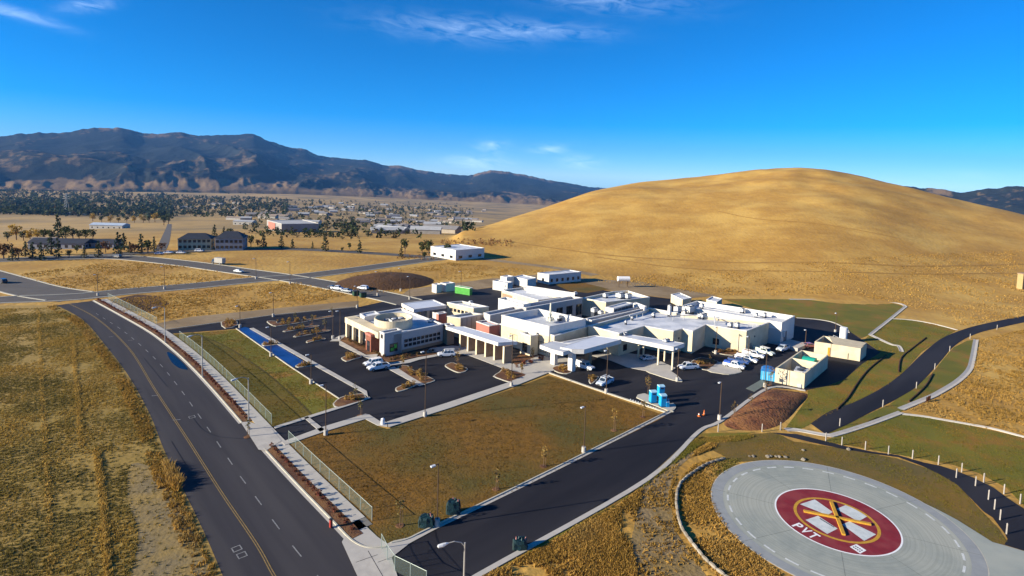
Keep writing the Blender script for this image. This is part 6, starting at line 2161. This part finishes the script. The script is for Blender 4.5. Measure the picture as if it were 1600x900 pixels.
scatter_mass('far_wood', 'broad dark wood filling the valley at the left', 'wood', [(-40, 270, 304, 341, 1300, 12), (-40, 130, 318, 342, 420, 11), (230, 450, 305, 325, 560, 11), (260, 450, 324, 337, 200, 8)], 3, CON + BRD + [(.05, .055, .02), (.03, .045, .03), (.10, .075, .025)])
scatter_mass('valley_scrub', 'scattered dark trees and scrub across the far valley', 'scrub', [(440, 720, 305, 322, 260, 9), (440, 740, 320, 350, 420, 6.5), (560, 740, 312, 326, 200, 8), (380, 560, 338, 362, 110, 4.5), (400, 560, 358, 366, 60, 3), (540, 660, 342, 362, 70, 4.5), (0, 440, 290, 300, 160, 10)], 4, BRD + CON + [(.09, .075, .035), (.06, .055, .03)], quads=14)
scatter_mass('warehouse_scrub', 'rusty brush on the bank behind the white warehouse', 'scrub', [(690, 800, 361, 370, 130, 1.5), (620, 720, 388, 395, 60, 1.2)], 5, [(.20, .085, .03), (.15, .07, .03), (.24, .13, .05)], quads=8)


# ------------------------------------------------------------------ dry grass tufts
def inside(P, x, y):
    r = np.zeros(len(x), bool)
    n = len(P)
    for i in range(n):
        x1, y1, x2, y2 = P[i].x, P[i].y, P[(i + 1) % n].x, P[(i + 1) % n].y
        with np.errstate(divide='ignore', invalid='ignore'):
            r ^= ((y1 > y) != (y2 > y)) & (x < (x2 - x1) * (y - y1) / (y2 - y1 + 1e-12) + x1)
    return r


def tufts(poly, n, h, cols, seed, blades=5, clump=.5, cs=5.0, label='', name='dry_grass', w=.09, zoff=0.0, holes=()):
    rnd = np.random.RandomState(seed)
    x0, x1 = min(p.x for p in poly), max(p.x for p in poly)
    y0, y1 = min(p.y for p in poly), max(p.y for p in poly)
    X, Y = np.zeros(0), np.zeros(0)
    while len(X) < n:
        x, y = rnd.uniform(x0, x1, n * 3), rnd.uniform(y0, y1, n * 3)
        k = inside(poly, x, y) & (fbm(x / cs, y / cs, 3, seed) + rnd.uniform(-.14, .14, n * 3) > clump)
        for hp in holes:
            k &= ~(inside(hp, x, y) & (rnd.uniform(0, 1, n * 3) < .9))
        X, Y = np.concatenate([X, x[k]]), np.concatenate([Y, y[k]])
        if not k.any():
            break
    X, Y = X[:n], Y[:n]
    n = len(X)
    zt = T(X, Y) + zoff
    patch = fbm(X / 9, Y / 9, 2, seed + 3)
    ci = np.clip((patch - .25) / .5 * len(cols) + rnd.uniform(-1, 1, n), 0, len(cols) - .01).astype(int)
    base = np.array(cols)[ci] * rnd.uniform(.75, 1.25, (n, 1))
    hh = rnd.uniform(h[0], h[1], n) * (.6 + .8 * fbm(X / 4, Y / 4, 2, seed + 5))
    V = np.zeros((n, blades, 3, 3))
    a = rnd.uniform(0, 6.283, (n, blades))
    lean = rnd.uniform(.15, .75, (n, blades))
    la = rnd.uniform(0, 6.283, (n, blades))
    bx = X[:, None] + rnd.uniform(-.16, .16, (n, blades))
    by = Y[:, None] + rnd.uniform(-.16, .16, (n, blades))
    ww = w * rnd.uniform(.6, 1.4, (n, blades)) * (.5 + hh[:, None])
    V[:, :, 0] = np.stack([bx + np.cos(a) * ww, by + np.sin(a) * ww, np.repeat(zt[:, None], blades, 1)], -1)
    V[:, :, 1] = np.stack([bx - np.cos(a) * ww, by - np.sin(a) * ww, np.repeat(zt[:, None], blades, 1)], -1)
    V[:, :, 2] = np.stack([bx + np.cos(la) * lean * hh[:, None], by + np.sin(la) * lean * hh[:, None], zt[:, None] + hh[:, None] * rnd.uniform(.7, 1.1, (n, blades))], -1)
    nv = n * blades * 3
    me = bpy.data.meshes.new(name)
    me.vertices.add(nv)
    me.vertices.foreach_set('co', V.reshape(-1).astype(np.float32))
    me.loops.add(nv)
    me.loops.foreach_set('vertex_index', np.arange(nv, dtype=np.int32))
    me.polygons.add(nv // 3)
    me.polygons.foreach_set('loop_start', np.arange(0, nv, 3, dtype=np.int32))
    me.polygons.foreach_set('loop_total', np.full(nv // 3, 3, np.int32))
    me.update()
    me.validate()
    me.materials.append(m_blade)
    o = bpy.data.objects.new(name, me)
    COL.objects.link(o)
    o['kind'] = 'stuff'
    tag(o, label, 'grass')
    tint(o, np.repeat(base, blades, 0) * np.random.RandomState(seed).uniform(.85, 1.15, (n * blades, 1)))
    return o


m_blade = amat('dry_blade_colours', .9, .3)
OLV = [(.175, .135, .034), (.23, .170, .040), (.30, .205, .045), (.38, .25, .056)]
GLD = [(.29, .175, .038), (.36, .215, .045), (.42, .25, .058), (.34, .22, .065)]
GL2 = [(.32, .19, .040), (.40, .235, .048), (.46, .275, .060), (.42, .27, .08)]
fieldP = G([(-30, 483), (80, 481)]) + offs(street_L, -.5) + G([(300, 960), (-60, 960)])
tufts(fieldP, 36000, (.10, .27), OLV, 1, 5, .36, 7, 'olive and golden dry grass over the left foreground field', holes=[field_dirt])
for k_, pl in enumerate(([(60, 485), (64, 560), (68, 640), (74, 740), (80, 860), (84, 960)], [(112, 520), (120, 600), (128, 700)], [(150, 700), (162, 790), (168, 900), (170, 960)])):
    tl = cr(G(pl), 4)
    tufts(offs(tl, -.35) + offs(tl, .35)[::-1], 700, (.15, .4), [(.40, .26, .06), (.46, .30, .075)], 30 + k_, 5, .1, 4, ('golden grass line along the old wheel track at the left', 'golden grass line on the second wheel track near the street bend', 'golden grass line between the track and the bare ground')[k_])
edge = offs(street_L, -.35)
tufts(edge + offs(street_L, -2.6)[::-1], 2600, (.18, .45), GLD, 2, 6, .44, 5, 'taller golden weeds along the left edge of the street')
tufts(G([(256, 722), (268, 730), (284, 762), (276, 772), (262, 755)]), 150, (.7, 1.4), GLD, 22, 7, .2, 4, 'tall golden weed clumps leaning over the street edge')
knoll = G([(752, 905), (860, 848), (960, 795), (1050, 728), (1105, 694), (1150, 683), (1110, 703), (1060, 722), (1050, 770), (1062, 840), (1110, 905), (1110, 980), (740, 980)])
tufts(knoll, 17000, (.12, .38), GLD, 3, 5, .38, 4, 'golden dry grass on the knoll left of the helipad', holes=[knoll_track])
tufts(G([(1060, 750), (1085, 725), (1130, 712), (1160, 717), (1112, 755), (1112, 780), (1140, 830), (1210, 890), (1240, 915), (1130, 915), (1085, 860), (1064, 800)]), 4200, (.10, .28), GLD + [(.18, .15, .03)], 4, 5, .40, 4, 'short golden turf between the sock and the helipad')
tufts(G([(1008, 760), (1090, 684), (1200, 678), (1150, 690), (1100, 692), (1040, 735), (960, 792), (860, 846)]), 3000, (.10, .25), [(.16, .15, .025), (.22, .17, .03), (.34, .22, .05)], 5, 5, .40, 4, 'greenish grass verge above the access road')
tufts(G([(1420, 640), (1470, 618), (1500, 600), (1520, 582), (1530, 530), (1600, 515), (1680, 520), (1680, 700), (1600, 682), (1500, 660)]), 8500, (.14, .36), GLD, 6, 5, .36, 6, 'golden dry grass beyond the long ditch at the right')
tufts(G([(170, 470), (300, 455), (420, 444), (470, 442), (545, 460), (470, 477), (300, 494), (215, 505)]), 5000, (.15, .4), GL2, 7, 4, .42, 10, 'golden dry grass in the field across the north lot', w=.14)
tufts(G([(20, 430), (190, 407), (290, 416), (400, 433), (300, 444), (130, 457)]), 3500, (.15, .4), GL2, 8, 4, .42, 12, 'golden dry grass in the field between the far streets', w=.16)
tufts(G([(930, 440), (1130, 462), (1300, 462), (1410, 474), (1500, 510), (1640, 490), (1640, 420), (1300, 432), (1000, 430)]), 9000, (.15, .45), GL2, 9, 4, .42, 9, 'golden dry grass at the foot of the hill', w=.16)
tufts(G([(480, 446), (520, 450), (545, 432), (700, 410), (860, 424), (760, 434), (690, 438), (640, 452), (600, 458)]), 3000, (.15, .4), GL2, 10, 4, .42, 9, 'golden dry grass round the soil heap', w=.16)

TRF = [(.135, .120, .014), (.165, .135, .016), (.205, .135, .020), (.24, .145, .026)]
tufts(G(green[3]), 7000, (.06, .15), TRF, 41, 4, .3, 5, 'thin green and brown turf right of the helipad drive')
tufts(G(green[1]), 7000, (.06, .16), TRF, 42, 4, .3, 6, 'thin green turf on the bank below the enclosures')
tufts(G(green[4]), 6000, (.05, .13), TRF, 43, 4, .3, 4, 'patchy turf behind the helipad')
tufts(G([(263, 524), (369, 516), (450, 573), (530, 625), (545, 630), (428, 666), (398, 648), (350, 603), (300, 556)]), 7000, (.05, .13), TRF, 44, 4, .3, 5, 'thin striped turf beside the wet parking row', zoff=.06)
tufts(G([(450, 697), (572, 658), (606, 673), (800, 610), (857, 589), (948, 620), (1036, 650), (860, 741), (683, 823), (612, 850), (560, 806), (500, 742)]), 9000, (.04, .10), [(.155, .085, .013), (.19, .098, .014), (.22, .112, .017), (.125, .078, .014)], 45, 4, .3, 6, 'short dormant turf of the big centre lawn', zoff=.06)

# ------------------------------------------------------------------ haze in the valley air
hz_ = MB().box((0, 0, -900), (27000, 27000, 1650)).build('haze', None, None, kind='stuff')
tag(hz_, 'thin blue haze over the valley and mountains', 'haze')
hm = bpy.data.materials.new('valley_air')
hm.use_nodes = True
ht = hm.node_tree
for n_ in list(ht.nodes):
    ht.nodes.remove(n_)
ho = N(ht, 'ShaderNodeOutputMaterial')
pv = N(ht, 'ShaderNodeVolumePrincipled')
pv.inputs['Color'].default_value = (.15, .43, 1.0, 1)
pv.inputs['Density'].default_value = 4.0e-5
pv.inputs['Anisotropy'].default_value = 0
ht.links.new(pv.outputs[0], ho.inputs['Volume'])
hz_.data.materials.append(hm)
